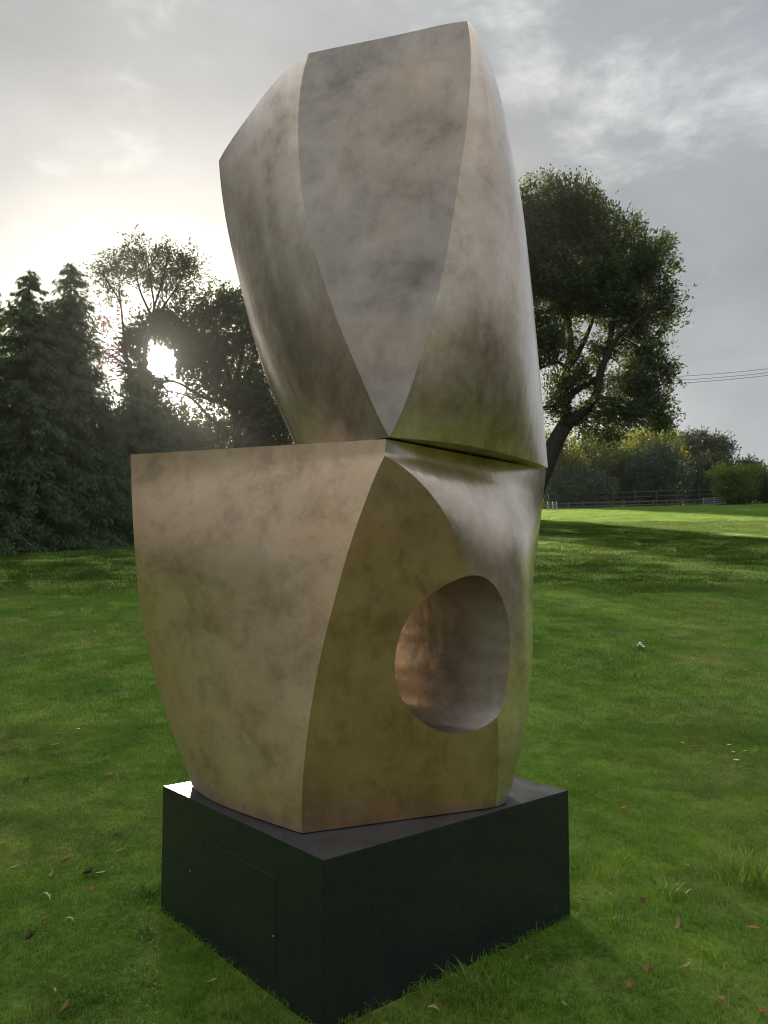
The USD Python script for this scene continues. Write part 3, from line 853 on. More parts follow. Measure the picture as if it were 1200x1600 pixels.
base = foot(238, Y)
limbs = [
    (np.vstack([base - [0, 0, .3], P3([(239, 760), (239, 690), (234, 620), (226, 572), (228, 535), (237, 505)], Y)]), 0.20, 0.10),
    (P3([(239, 505), (230, 480), (219, 455), (214, 432), (212, 405)], Y), 0.08, 0.025),
    (P3([(239, 500), (244, 470), (252, 445), (258, 418), (262, 395)], Y), 0.08, 0.025),
    (P3([(240, 500), (240, 470), (235, 440), (232, 415), (228, 390)], Y), 0.07, 0.02),
    (P3([(240, 505), (254, 480), (272, 455), (286, 430), (296, 412)], Y), 0.07, 0.02),
    (P3([(207, 640), (203, 580), (196, 545), (192, 510), (189, 478), (186, 450), (190, 420)], Y - 1), 0.12, 0.025),
    (P3([(189, 480), (178, 455), (168, 440), (160, 425)], Y - 1), 0.05, 0.015),
    (P3([(203, 585), (186, 570), (168, 565), (150, 574)], Y - 1), 0.05, 0.012),
    (P3([(203, 575), (184, 552), (166, 545), (147, 548)], Y - 1), 0.05, 0.012),
    (P3([(201, 565), (182, 538), (166, 524), (150, 520)], Y - 1), 0.05, 0.012),
    (P3([(205, 600), (186, 592), (168, 596), (148, 606)], Y - 1), 0.05, 0.012),
]
blobs = [blob(186, 416, 34, 20, Y), blob(222, 396, 30, 22, Y), blob(262, 408, 34, 22, Y), blob(292, 420, 24, 22, Y), blob(232, 430, 40, 24, Y), blob(176, 455, 26, 26, Y), blob(300, 455, 18, 26, Y), blob(160, 425, 16, 14, Y),
         blob(270, 450, 34, 26, Y)]
broadleaf('ash_tree', 'tall thin tree with a see-through crown rising just above the sun', base, limbs, blobs, 330, 27, 0.27, (0.16, 0.075), 'dark_leaf', 51, shell=0.5, twig=0.014, twig_frac=0.9, skip=near_sun)
base2 = foot(206, Y - 1.5)
broadleaf('rowan_tree', 'small half bare tree with reddish leaves between the tall conifers and the sun', base2,
          [(np.vstack([base2 - [0, 0, .3], P3([(206, 700), (203, 610), (198, 560)], Y - 1.5)]), 0.12, 0.06), (P3([(198, 560), (180, 520), (166, 500)], Y - 1.5), 0.05, 0.015), (P3([(198, 560), (196, 520), (190, 492)], Y - 1.5), 0.05, 0.015),
           (P3([(200, 580), (176, 556), (156, 548)], Y - 1.5), 0.04, 0.012)],
          [blob(164, 510, 20, 18, Y - 1.5), blob(192, 498, 14, 20, Y - 1.5), blob(154, 548, 12, 30, Y - 1.5), blob(172, 560, 22, 40, Y - 1.5)], 110, 20, 0.22, (0.12, 0.06), 'red_leaf', 53, twig=0.014, twig_frac=1.0)

# --- the leafy tree right of the sun with limbs showing
Y = 43.0
base = foot(372, Y)
limbs = [
    (np.vstack([base - [0, 0, .3], P3([(372, 740), (370, 680), (366, 640), (362, 600)], Y)]), 0.34, 0.20),
    (P3([(362, 640), (335, 625), (312, 618), (290, 604), (270, 596), (256, 596)], Y), 0.16, 0.04),
    (P3([(366, 660), (330, 655), (306, 628), (286, 616), (262, 612)], Y), 0.13, 0.03),
    (P3([(362, 605), (350, 560), (336, 520), (326, 486)], Y), 0.16, 0.03),
    (P3([(364, 610), (376, 560), (384, 515), (388, 475)], Y), 0.17, 0.03),
    (P3([(366, 620), (394, 570), (412, 530), (420, 500)], Y), 0.14, 0.03),
    (P3([(350, 565), (324, 540), (300, 520), (284, 500)], Y), 0.09, 0.02),
    (P3([(340, 622), (322, 580), (308, 550), (300, 520)], Y), 0.08, 0.02),
]
blobs = [blob(300, 505, 44, 34, Y), blob(345, 488, 46, 34, Y), blob(385, 495, 40, 40, Y), blob(410, 540, 44, 50, Y), blob(340, 545, 60, 40, Y), blob(300, 560, 34, 40, Y), blob(380, 610, 60, 44, Y), blob(420, 650, 50, 50, Y), blob(320, 600, 30, 26, Y), blob(262, 515, 34, 30, Y), blob(218, 540, 24, 34, Y), blob(226, 590, 24, 30, Y), blob(285, 575, 26, 26, Y)]
rg = np.random.default_rng(58)
SUNWARD = []        # the low boughs that the sun shines between
for px, py, rx, ry, k in ((245, 508, 48, 26, 62), (208, 560, 22, 46, 56), (222, 622, 30, 36, 66), (306, 562, 36, 40, 56), (246, 650, 26, 40, 40), (284, 530, 30, 22, 34), (236, 596, 22, 20, 22), (330, 600, 30, 40, 40)):
    q = blob(px, py, rx, ry, Y, 0.8)
    SUNWARD.append(np.array(q[:3]) + unit(rg.normal(size=(k, 3))) * (rg.uniform(size=(k, 1)) ** 0.45) * np.array(q[3:]))
SUNWARD = np.vstack(SUNWARD)
broadleaf('oak_tree', 'spreading leafy tree with dark limbs showing, right of the low sun', base, limbs, blobs, 1150, 40, 0.30, (0.19, 0.11), 'dark_leaf', 57, shell=0.55, holes=0.36, hole_scale=0.8, twig=0.018, twig_frac=0.5, skip=near_sun, extra=SUNWARD)
# undergrowth below it
for px, py, rx, ry, y, sd, lab, mt in ((300, 690, 64, 58, 42, 61, 'dense dark bush under the sun, seen above the flat bronze top edge', 'dark_leaf'), (400, 690, 80, 60, 45, 63, 'tall dark thicket behind the lower left of the upper bronze form', 'mid_leaf'),
                                   (245, 700, 56, 84, 41, 65, 'dark thicket round the foot of the thin tree below the sun', 'dark_leaf')):
    b = foot(px, y)
    c = at(np.array(float(px)), np.array(float(py)), y)
    hh = c[2] - b[2]
    broadleaf('bush', lab, b, [(np.vstack([b - [0, 0, .2], b + [0, 0, hh * 0.6], c]), 0.12, 0.03)],
              [blob(px, py, rx, ry, y), (b[0], b[1], b[2] + hh * 0.4, rx / F * y * 1.05, rx / F * y, hh * 0.6)], 560, 40, 0.30, (0.2, 0.11), mt, sd, shell=0.6, twig=0.015, twig_frac=0.2, cat='bush', skip=near_sun)

# --- the big leaning tree at the right
Y = 44.0
base = foot(820, Y)
limbs = [
    (np.vstack([base - [0, 0, .4], P3([(826, 790), (840, 755), (854, 722), (868, 690), (880, 668)], Y)]), 0.64, 0.43),
    (P3([(878, 670), (884, 640), (881, 610), (884, 585), (890, 560), (888, 500), (880, 440)], Y, 1.5), 0.34, 0.09),
    (P3([(880, 672), (905, 648), (924, 630), (935, 605), (938, 580), (950, 555), (962, 530), (985, 510), (1010, 490)], Y, -1.5), 0.33, 0.08),
    (P3([(886, 628), (900, 610), (918, 600), (932, 592)], Y), 0.20, 0.15),
    (P3([(889, 570), (905, 548), (914, 530), (926, 500), (934, 450)], Y, 2.0), 0.20, 0.05),
    (P3([(946, 560), (952, 535), (958, 480), (958, 420)], Y, -1.0), 0.20, 0.05),
    (P3([(935, 630), (960, 634), (985, 640), (1010, 650)], Y, -2.0), 0.09, 0.02),
    (P3([(940, 620), (970, 628), (1000, 634), (1030, 625)], Y, -1.0), 0.08, 0.02),
    (P3([(883, 630), (868, 634), (850, 636), (830, 640)], Y), 0.10, 0.03),
    (P3([(884, 575), (868, 566), (852, 572), (835, 580)], Y), 0.10, 0.03),
    (P3([(888, 500), (860, 440), (840, 380), (830, 330)], Y, 1.0), 0.12, 0.03),
]
blobs = [blob(845, 350, 66, 62, Y, 0.9), blob(905, 350, 52, 58, Y), blob(960, 400, 62, 58, Y), blob(1010, 420, 48, 50, Y), blob(1030, 480, 34, 40, Y), blob(850, 440, 60, 70, Y), blob(920, 450, 70, 70, Y), blob(985, 500, 56, 46, Y),
         blob(860, 530, 48, 44, Y), blob(1005, 560, 42, 36, Y), blob(985, 600, 48, 30, Y), blob(800, 400, 50, 90, Y), blob(780, 500, 60, 80, Y), blob(940, 545, 34, 30, Y)]
rng = np.random.default_rng(5)
lace = []      # thin hanging foliage between the forks and at the lower right
for px, py, rx, ry, k in ((910, 580, 26, 34, 46), (905, 655, 20, 18, 20), (960, 645, 60, 26, 95), (1010, 640, 42, 34, 70), (870, 640, 14, 40, 26), (1040, 585, 14, 24, 16), (1030, 660, 20, 24, 18), (870, 600, 20, 30, 22), (940, 680, 40, 12, 24)):
    q = blob(px, py, rx, ry, Y)
    lace.append(np.array(q[:3]) + unit(rng.normal(size=(k, 3))) * (rng.uniform(size=(k, 1)) ** 0.4) * np.array(q[3:]))
# shoots standing up from the top outline
for px, py in zip(rng.uniform(805, 1050, 90), rng.uniform(0, 26, 90)):
    edge = np.interp(px, [800, 850, 905, 935, 950, 1000, 1040, 1065], [290, 280, 285, 320, 330, 340, 380, 425])
    lace.append(at(np.array([px]), np.array([edge + py]), Y + rng.uniform(-1.5, 1.5)))
broadleaf('willow_tree', 'big leaning tree with dark forked limbs at the right of the sculpture', base, limbs, blobs, 2400, 54, 0.33, (0.19, 0.085), 'dark_leaf', 71, shell=0.62, holes=0.345, hole_scale=0.75, twig=0.022, twig_frac=0.45, sides=12, extra=np.vstack(lace))

# --- the wood behind the fence at the right
wood_group = None
spec = [
    ('yellow green tree low behind the leaning trunk, nearest the sculpture', 868, 735, 44, 62, 74, 'yellow_leaf', 700),
    ('mid green round tree behind the fence, right of the yellow green tree', 935, 742, 58, 66, 78, 'mid_leaf', 800),
    ('dark blue-green bushy tree in the middle of the wood behind the fence', 1020, 752, 52, 52, 76, 'blue_leaf', 800),
    ('olive tree with yellowish top hanging over the dark blue-green one', 1020, 706, 52, 34, 80, 'yellow_leaf', 420),
    ('dark domed tree with sky holes, tallest of the wood at the right', 1100, 706, 44, 36, 90, 'wood_leaf', 560),
    ('dark tree below the domed tree, just left of the hedge', 1105, 758, 48, 46, 82, 'wood_leaf', 720),
    ('low dark tree sloping down to the right behind the hedge', 1158, 752, 34, 34, 88, 'wood_leaf', 460),
    ('grey green tree standing far behind the top of the wood', 990, 698, 80, 26, 98, 'wood_leaf', 620),
    ('dark green tree low behind the fence beside the yellow green tree', 895, 770, 60, 36, 72, 'blue_leaf', 520),
]
for i, (lab, px, py, rx, ry, y, mt, cnt) in enumerate(spec):
    b = foot(px, y)
    c = at(np.array(float(px)), np.array(float(py)), y)
    hh = max(c[2] - b[2], 0.6)
    rg = np.random.default_rng(200 + i)
    bl = [blob(px, py, rx, ry, y)]
    for _ in range(5):
        a = rg.uniform(0, 2 * np.pi)
        bl.append(blob(px + 0.62 * rx * math.cos(a), py + 0.55 * ry * math.sin(a), rx * 0.5, ry * 0.5, y, 1.0, rg.uniform(-1, 1)))
    if hh > 2.5:
        bl.append((b[0], b[1], b[2] + hh * 0.45, rx / F * y * 0.9, rx / F * y * 0.9, hh * 0.5))
    lm = [(np.vstack([b - [0, 0, .3], b + [0, 0, hh * 0.5], c]), 0.28, 0.1)]
    for _ in range(4):
        lm.append((np.vstack([b + (c - b) * 0.6, c + rg.normal(size=3) * np.array([rx, rx, ry]) / F * y * 0.5]), 0.12, 0.03))
    holes = 0.45 if 'sky holes' in lab else 0.0
    broadleaf('wood_tree', lab, b, lm, bl, int(cnt * 1.4), 34, 0.40, (0.22, 0.125), mt, 300 + i, shell=0.5, holes=holes, hole_scale=0.9, twig=0.02, twig_frac=0.15)

# --- the hedge with a sunlit top at the right edge
Y = 66.0
for i, (lab, px, py, rx, ry, mt) in enumerate((('bright clipped shrub with sunlit leafy top at the right end of the fence', 1150, 762, 32, 24, 'hedge_leaf'), ('dark green shrub at the right frame edge beside the sunlit shrub', 1215, 765, 42, 24, 'mid_leaf'))):
    b = foot(px, Y + i)
    c = at(np.array(float(px)), np.array(float(py)), Y + i)
    hh = c[2] - b[2]
    rr = rx / F * Y
    rg = np.random.default_rng(400 + i)
    q = blob(px, py, rx, ry, Y + i)
    ex = np.array(q[:3]) + np.stack([rg.uniform(-1, 1, 120) * q[3] * 1.05, rg.uniform(-1, 1, 120) * q[4], q[5] * rg.uniform(0.75, 1.25, 120)], 1)
    broadleaf('hedge_shrub', lab, b, [(np.vstack([b - [0, 0, .2], b + [0.05, 0, hh * 0.5], c]), 0.12, 0.04), (np.vstack([b, b + [0.5, 0, hh * 0.6], c + [0.9, 0, 0.3]]), 0.08, 0.03)],
              [q, (b[0], b[1], b[2] + hh * 0.6, rr * 0.8, rr * 0.8, hh * 0.6)], 900, 34, 0.24, (0.18, 0.09), mt, 410 + i, shell=0.55, extra=ex, twig=0.015, twig_frac=0.4, cat='shrub')

# --- unseen trees added behind the sculpture to shade the lawn, and the row that goes on outside the picture (the bronze mirrors them)
hid = [('unseen leafy tree added behind the middle of the sculpture to shade the lawn', 520, 47, 570, 70, 'dark_leaf'), ('unseen leafy tree added behind the right half of the sculpture to shade the lawn', 640, 48, 560, 80, 'dark_leaf'), ('unseen leafy tree added behind the right edge of the sculpture to shade the lawn', 735, 47, 570, 62, 'mid_leaf')]
for i, (lab, px, y, py, rx, mt) in enumerate(hid):
    b = foot(px, y)
    c = at(np.array(float(px)), np.array(float(py)), y)
    hh = c[2] - b[2]
    bl = [blob(px, py, rx, 105, y), blob(px - 30, py + 70, rx * .8, 90, y), blob(px + 30, py + 90, rx * .8, 90, y)]
    broadleaf('field_tree', lab, b, [(np.vstack([b - [0, 0, .3], b + [0, 0, hh * .5], c]), 0.3, 0.1)], bl, 900, 30, 0.42, (0.26, 0.15), mt, 500 + i, shell=0.6, twig=0.02, twig_frac=0.2)
side = [(-17.0, 19.0, 14.0), (-17.0, 12.5, 14.5), (-16.5, 6.0, 13.5), (-17.0, -0.5, 14.5), (-16.0, -7.5, 13.5)]
for i, (x, y, h) in enumerate(side):
    conifer('conifer', f'{["tall", "dense", "dark", "broad", "shaggy"][i]} conifer of the row left of the picture', (x, y, float(ground_z(x, y))), h, 4.0, 600 + i, M['conifer_leaf'], None, boughs=420, per=9, skirt=0.8, size=1.6)
for i, (x, y, h) in enumerate([(13.5, -2.0, 5.0), (14.0, -8.0, 5.6), (10.0, -12.5, 5.2), (4.0, -15.5, 4.8), (-3.0, -17.0, 5.0), (-10.0, -14.5, 5.4), (19.0, 5.0, 6.0), (21.5, 12.0, 6.6), (25.0, 19.0, 6.2), (29.0, 26.5, 6.8), (34.0, 34.0, 6.5)]):
    z = float(ground_z(x, y))
    broadleaf('garden_shrub', f'{["round", "tall", "wide", "low", "dense", "dark", "broad", "bushy", "full", "plump", "large"][i]} evergreen shrub {"on the near side of the lawn" if i < 6 else "of the row right of the picture"}', (x, y, z), [([(x, y, z - .3), (x, y, z + h * .5), (x + .2, y, z + h * .8)], 0.2, 0.1)],
              [(x, y, z + h * .5, 3.6, 3.6, h * .5), (x + 2, y + 1, z + h * .3, 3, 3, h * .34), (x - 2, y + 1, z + h * .3, 3, 3, h * .34)], 520, 22, 0.5, (0.36, 0.22), 'dark_leaf', 650 + i, shell=0.5, twig=0, cat='shrub')

for i, (px, rx) in enumerate(((690, 50), (745, 46), (796, 40))):  # unseen thickets added to shade the lawn below the leaning tree
    Y = 48.5
    b = foot(px, Y)
    r = rx / F * Y
    broadleaf('thicket', f'{["left", "middle", "right"][i]} one of three unseen leafy thickets added behind the sculpture to shade the lawn', b, [(np.vstack([b - [0, 0, .2], b + [0, 0, 1.6], b + [0.1, 0, 3.0]]), 0.14, 0.05)],
              [(b[0], b[1], b[2] + 2.2, r, r, 2.5), (b[0], b[1], b[2] + 3.6, r * .8, r * .8, 1.6)], 420, 30, 0.34, (0.22, 0.12), 'dark_leaf', 700 + i, shell=0.55, twig=0, cat='bush')

# ------------------------------------------------------------------ grass blades
def blade_patch(size, n, height, width, seed, lean=1.25):
    """a square of turf: bent blades, three triangles each"""
    rng = np.random.default_rng(seed)
    xy = rng.uniform(-size / 2, size / 2, (n, 2))
    h = height * rng.lognormal(0, 0.32, n)
    a = rng.uniform(0, 2 * np.pi, n)
    d = np.stack([np.cos(a), np.sin(a)], 1)
    s = np.stack([-d[:, 1], d[:, 0]], 1)
    ln = rng.uniform(0.15, 1, n) * lean
    w = width * rng.uniform(0.6, 1.3, n)
    z0 = np.full(n, -0.012)
    mid = xy + d * (ln * h * 0.35)[:, None]
    tip = xy + d * (ln * h * 1.15)[:, None]
    V = np.stack([np.c_[xy - s * w[:, None] / 2, z0], np.c_[xy + s * w[:, None] / 2, z0],
                  np.c_[mid - s * w[:, None] * 0.4, h * 0.55], np.c_[mid + s * w[:, None] * 0.4, h * 0.55], np.c_[tip, h * (1 - 0.42 * ln)]], 1).reshape(-1, 3)
    b = np.arange(n)[:, None] * 5
    return V, np.vstack([b + [0, 1, 3], b + [0, 3, 2], b + [2, 3, 4]])


grass = UsdGeom.PointInstancer.Define(stage, '/World/grass')
tag(grass.GetPrim(), 'short green grass blades covering the lawn round the plinth', 'grass', kind='stuff')
protos, rng_n = [], np.random.default_rng(3)
for k, (sz, n, h, w, sd) in enumerate(((0.36, 900, 0.024, 0.0028, 1), (0.36, 850, 0.029, 0.0030, 2), (0.36, 900, 0.026, 0.0028, 3), (0.36, 700, 0.038, 0.0032, 4),
                                       (0.9, 1700, 0.028, 0.0046, 5), (0.9, 1700, 0.033, 0.0046, 6), (2.2, 3000, 0.036, 0.009, 7), (2.2, 3000, 0.042, 0.009, 8),
                                       (2.2, 3000, 0.05, 0.010, 9), (2.2, 3000, 0.058, 0.010, 10))):
    pp = f'/World/grass/turf_patch_{k:03d}' if k else '/World/grass/turf_patch'
    v, f = blade_patch(sz, n, h, w, sd)
    nrm = unit(rng_n.normal(size=(len(v) // 5, 3)) * 0.45 + np.array([0, 0, 1.0]))
    write_mesh(pp, v, f, M['blade'], np.repeat(nrm, 5, 0) if 6 <= k < 8 else None)
    protos.append(pp)
rng = np.random.default_rng(77)
import meshkit
pos, rot, idx, scl = [], [], [], []


def in_plinth(x, y, m):
    q = np.stack([x - PC[0], y - PC[1]], -1)
    return (np.abs(q @ PA[:2]) < PW / 2 + m) & (np.abs(q @ PB[:2]) < PD / 2 + m)


def lay(y0, y1, step, kinds, halfw):
    for yy in np.arange(y0, y1, step):
        hw = halfw * yy + 1.0
        for xx in np.arange(-hw, hw, step):
            x, y = xx + rng.uniform(-.3, .3) * step, yy + rng.uniform(-.3, .3) * step
            if in_plinth(np.array(x), np.array(y), -0.02):
                continue
            z = float(ground_z(x, y))
            q = meshkit.fbm(np.array([x * 0.8, y * 0.8, 0.0]), 3, 9)
            slope = (float(ground_z(x, y + .2)) - z) / .2
            pos.append((x, y, z)); idx.append(int(rng.choice(kinds)))
            qa = Gf.Rotation(Gf.Vec3d(0, 0, 1), float(rng.uniform(0, 360))) * Gf.Rotation(Gf.Vec3d(1, 0, 0), math.degrees(math.atan(slope)))
            qq = qa.GetQuat(); im = qq.GetImaginary()
            rot.append(Gf.Quath(qq.GetReal(), im[0], im[1], im[2]))
            sz = float(rng.uniform(0.85, 1.1))
            scl.append((1.0, 1.0, sz * float(0.62 + 0.8 * q)))


lay(1.5, 7.0, 0.27, [0, 1, 2, 3], 0.52)
lay(7.0, 17.0, 0.66, [4, 5], 0.52)
lay(17.0, 43.0, 1.6, [6, 7], 0.52)
lay(43.0, 70.0, 1.6, [8, 9], 0.52)
for yy in np.arange(-24, 40, 1.9):          # the lawn beside and behind the camera
    for xx in np.arange(-26, 27, 1.9):
        if yy > 1.0 and abs(xx) < 0.52 * yy + 1.9:
            continue
        x, y = xx + rng.uniform(-.4, .4), yy + rng.uniform(-.4, .4)
        pos.append((x, y, float(ground_z(x, y)))); idx.append(int(rng.choice([6, 7]))); scl.append((1.0, 1.0, 0.8))
        a = rng.uniform(0, 2 * np.pi)
        rot.append(Gf.Quath(math.cos(a / 2), 0, 0, math.sin(a / 2)))
grass.CreatePositionsAttr(Vt.Vec3fArray.FromNumpy(np.array(pos, np.float32)))
grass.CreateProtoIndicesAttr(Vt.IntArray.FromNumpy(np.array(idx, np.int32)))
grass.CreateOrientationsAttr(Vt.QuathArray(rot))
grass.CreateScalesAttr(Vt.Vec3fArray.FromNumpy(np.array(scl, np.float32)))
rel = grass.CreatePrototypesRel()
for pp in protos:
    rel.AddTarget(pp)
print('patches', len(pos))


# ------------------------------------------------------------------ fences at the far side of the lawn
def g3(x, y, h=0.0):
    return np.array([x, y, float(ground_z(x, y)) + h])


def rail_line(t, name, x0, y0, x1, y1, h, w, d, m, n=14):
    xs, ys = np.linspace(x0, x1, n), np.linspace(y0, y1, n)
    P = [g3(a, b, h) for a, b in zip(xs, ys)]
    part(t, name, joined([bar(P[k], P[k + 1], w, d) for k in range(n - 1)]), m)


def px_x(px, y):
    return float(ray(px, 800)[0] * y)


def fence(label, pts, spacing, hts, post_h, post_w, rail, m, cat='fence'):
    (xa, ya), (xb, yb) = pts
    t = thing('fence', label, cat, g3(xa, ya))
    L = math.hypot(xb - xa, yb - ya); n = max(2, int(L / spacing))
    for k in range(n + 1):
        x, y = xa + (xb - xa) * k / n, ya + (yb - ya) * k / n
        z = float(ground_z(x, y))
        part(t, 'post', box([x, y, z + post_h / 2 - 0.1], [post_w, post_w, post_h + 0.2], 0.1), m)
    for h in hts:
        rail_line(t, 'rail', xa, ya + 0.06, xb, yb + 0.06, h, rail[0], rail[1], m)
    return t


fence('low weathered post and rail fence along the sunlit edge of the lawn', ((px_x(800, 66.0), 66.0), (px_x(1108, 66.5), 66.5)), 1.15, (0.22, 0.50), 0.62, 0.10, (0.05, 0.10), M['wood_rail'])
fence('taller dark field fence with three rails in front of the wood', ((px_x(790, 69.5), 69.5), (px_x(1260, 70.0), 70.0)), 1.75, (0.45, 0.9, 1.32), 1.42, 0.09, (0.04, 0.075), M['dark_rail'])
for i, (pa, pb, lab) in enumerate(((1099, 1134, 'grey metal hurdle with four bars in the fence beside the sunlit shrub'), (857, 870, 'short pale hurdle at the end of the low fence next to the sculpture'))):
    y = 65.4
    xa, xb = px_x(pa, y), px_x(pb, y)
    t = thing('hurdle', lab, 'hurdle', g3(xa, y))
    for x in (xa, (xa + xb) / 2, xb):
        part(t, 'post', box(g3(x, y, 0.32), [0.07, 0.05, 0.75]), M['galvanised'])
    for h in (0.14, 0.30, 0.46, 0.62):
        part(t, 'bar', bar(g3(xa, y - .05, h), g3(xb, y - .05, h), 0.04, 0.045), M['galvanised'])

# ------------------------------------------------------------------ overhead wires, running out of the picture behind the big tree
for k, (ya, yb, lab) in enumerate(((582, 569, 'topmost'), (588, 575, 'middle'), (593, 579, 'lowest'))):
    a, b = at(np.array(960.), np.array(ya + 9.), 96.0), at(np.array(1330.), np.array(yb - 11.), 88.0)
    s = np.linspace(0, 1, 24)
    P = a + (b - a) * s[:, None] - np.array([0, 0, 1.0]) * (4 * s * (1 - s) * 0.55)[:, None]
    top_mesh('power_line', tube(P, 0.028, 5), M['wire'], f'{lab} of the three thin overhead wires right of the big tree', 'power line')

# ------------------------------------------------------------------ fallen leaves, flowers and tufts on the lawn
def lawn_at(px, py):
    d = ray(px, py)
    lo, hi = 1.2, 80.0
    for _ in range(60):
        m = (lo + hi) / 2
        p = EYE + d * m
        if p[2] > float(ground_z(p[0], p[1])): lo = m
        else: hi = m
    return EYE + d * lo


M['dry_tan'] = leaf_mat('dry_tan_leaf', (0.33, 0.22, 0.10), (0.42, 0.29, 0.14), 0.2, (1.1, 1, 0.8))
M['dry_rust'] = leaf_mat('dry_rust_leaf', (0.23, 0.105, 0.035), (0.31, 0.15, 0.05), 0.2, (1.1, 1, 0.8))
M['dry_orange'] = leaf_mat('dry_orange_leaf', (0.36, 0.18, 0.06), (0.44, 0.24, 0.08), 0.2, (1.1, 1, 0.8))
M['dry_pale'] = leaf_mat('dry_pale_leaf', (0.50, 0.43, 0.28), (0.58, 0.5, 0.34), 0.2, (1.1, 1, 0.8))
M['dry_dark'] = leaf_mat('dry_dark_leaf', (0.085, 0.05, 0.022), (0.125, 0.068, 0.03), 0.2, (1.1, 1, 0.8))


def dry_leaf(L, W, curl, cup, rng):
    """a withered leaf: pointed outline, curled along its length and cupped across"""
    n = 7
    s = np.linspace(0, 1, n)
    half = W * 0.5 * np.sin(np.pi * np.clip(s * 0.94 + 0.04, 0, 1)) ** 0.7 * (1 + 0.12 * rng.normal(size=n))
    a = curl * (s - 0.35)
    x, z = np.cumsum(np.cos(a)) * L / n, np.cumsum(np.sin(a)) * L / n
    y = np.cumsum(rng.normal(size=n)) * 0.05 * L
    V = []
    for k in range(n):
        for q in (-1, -0.5, 0, 0.5, 1):
            V.append((x[k], y[k] + q * half[k], z[k] + cup * abs(q) ** 1.6 * half[k]))
    V = np.array(V); V -= V.mean(0); V[:, 2] -= V[:, 2].min()
    Fc = [[k * 5 + q, k * 5 + q + 1, k * 5 + q + 6] for k in range(n - 1) for q in range(4)] + [[k * 5 + q, k * 5 + q + 6, k * 5 + q + 5] for k in range(n - 1) for q in range(4)]
    return V, np.array(Fc)


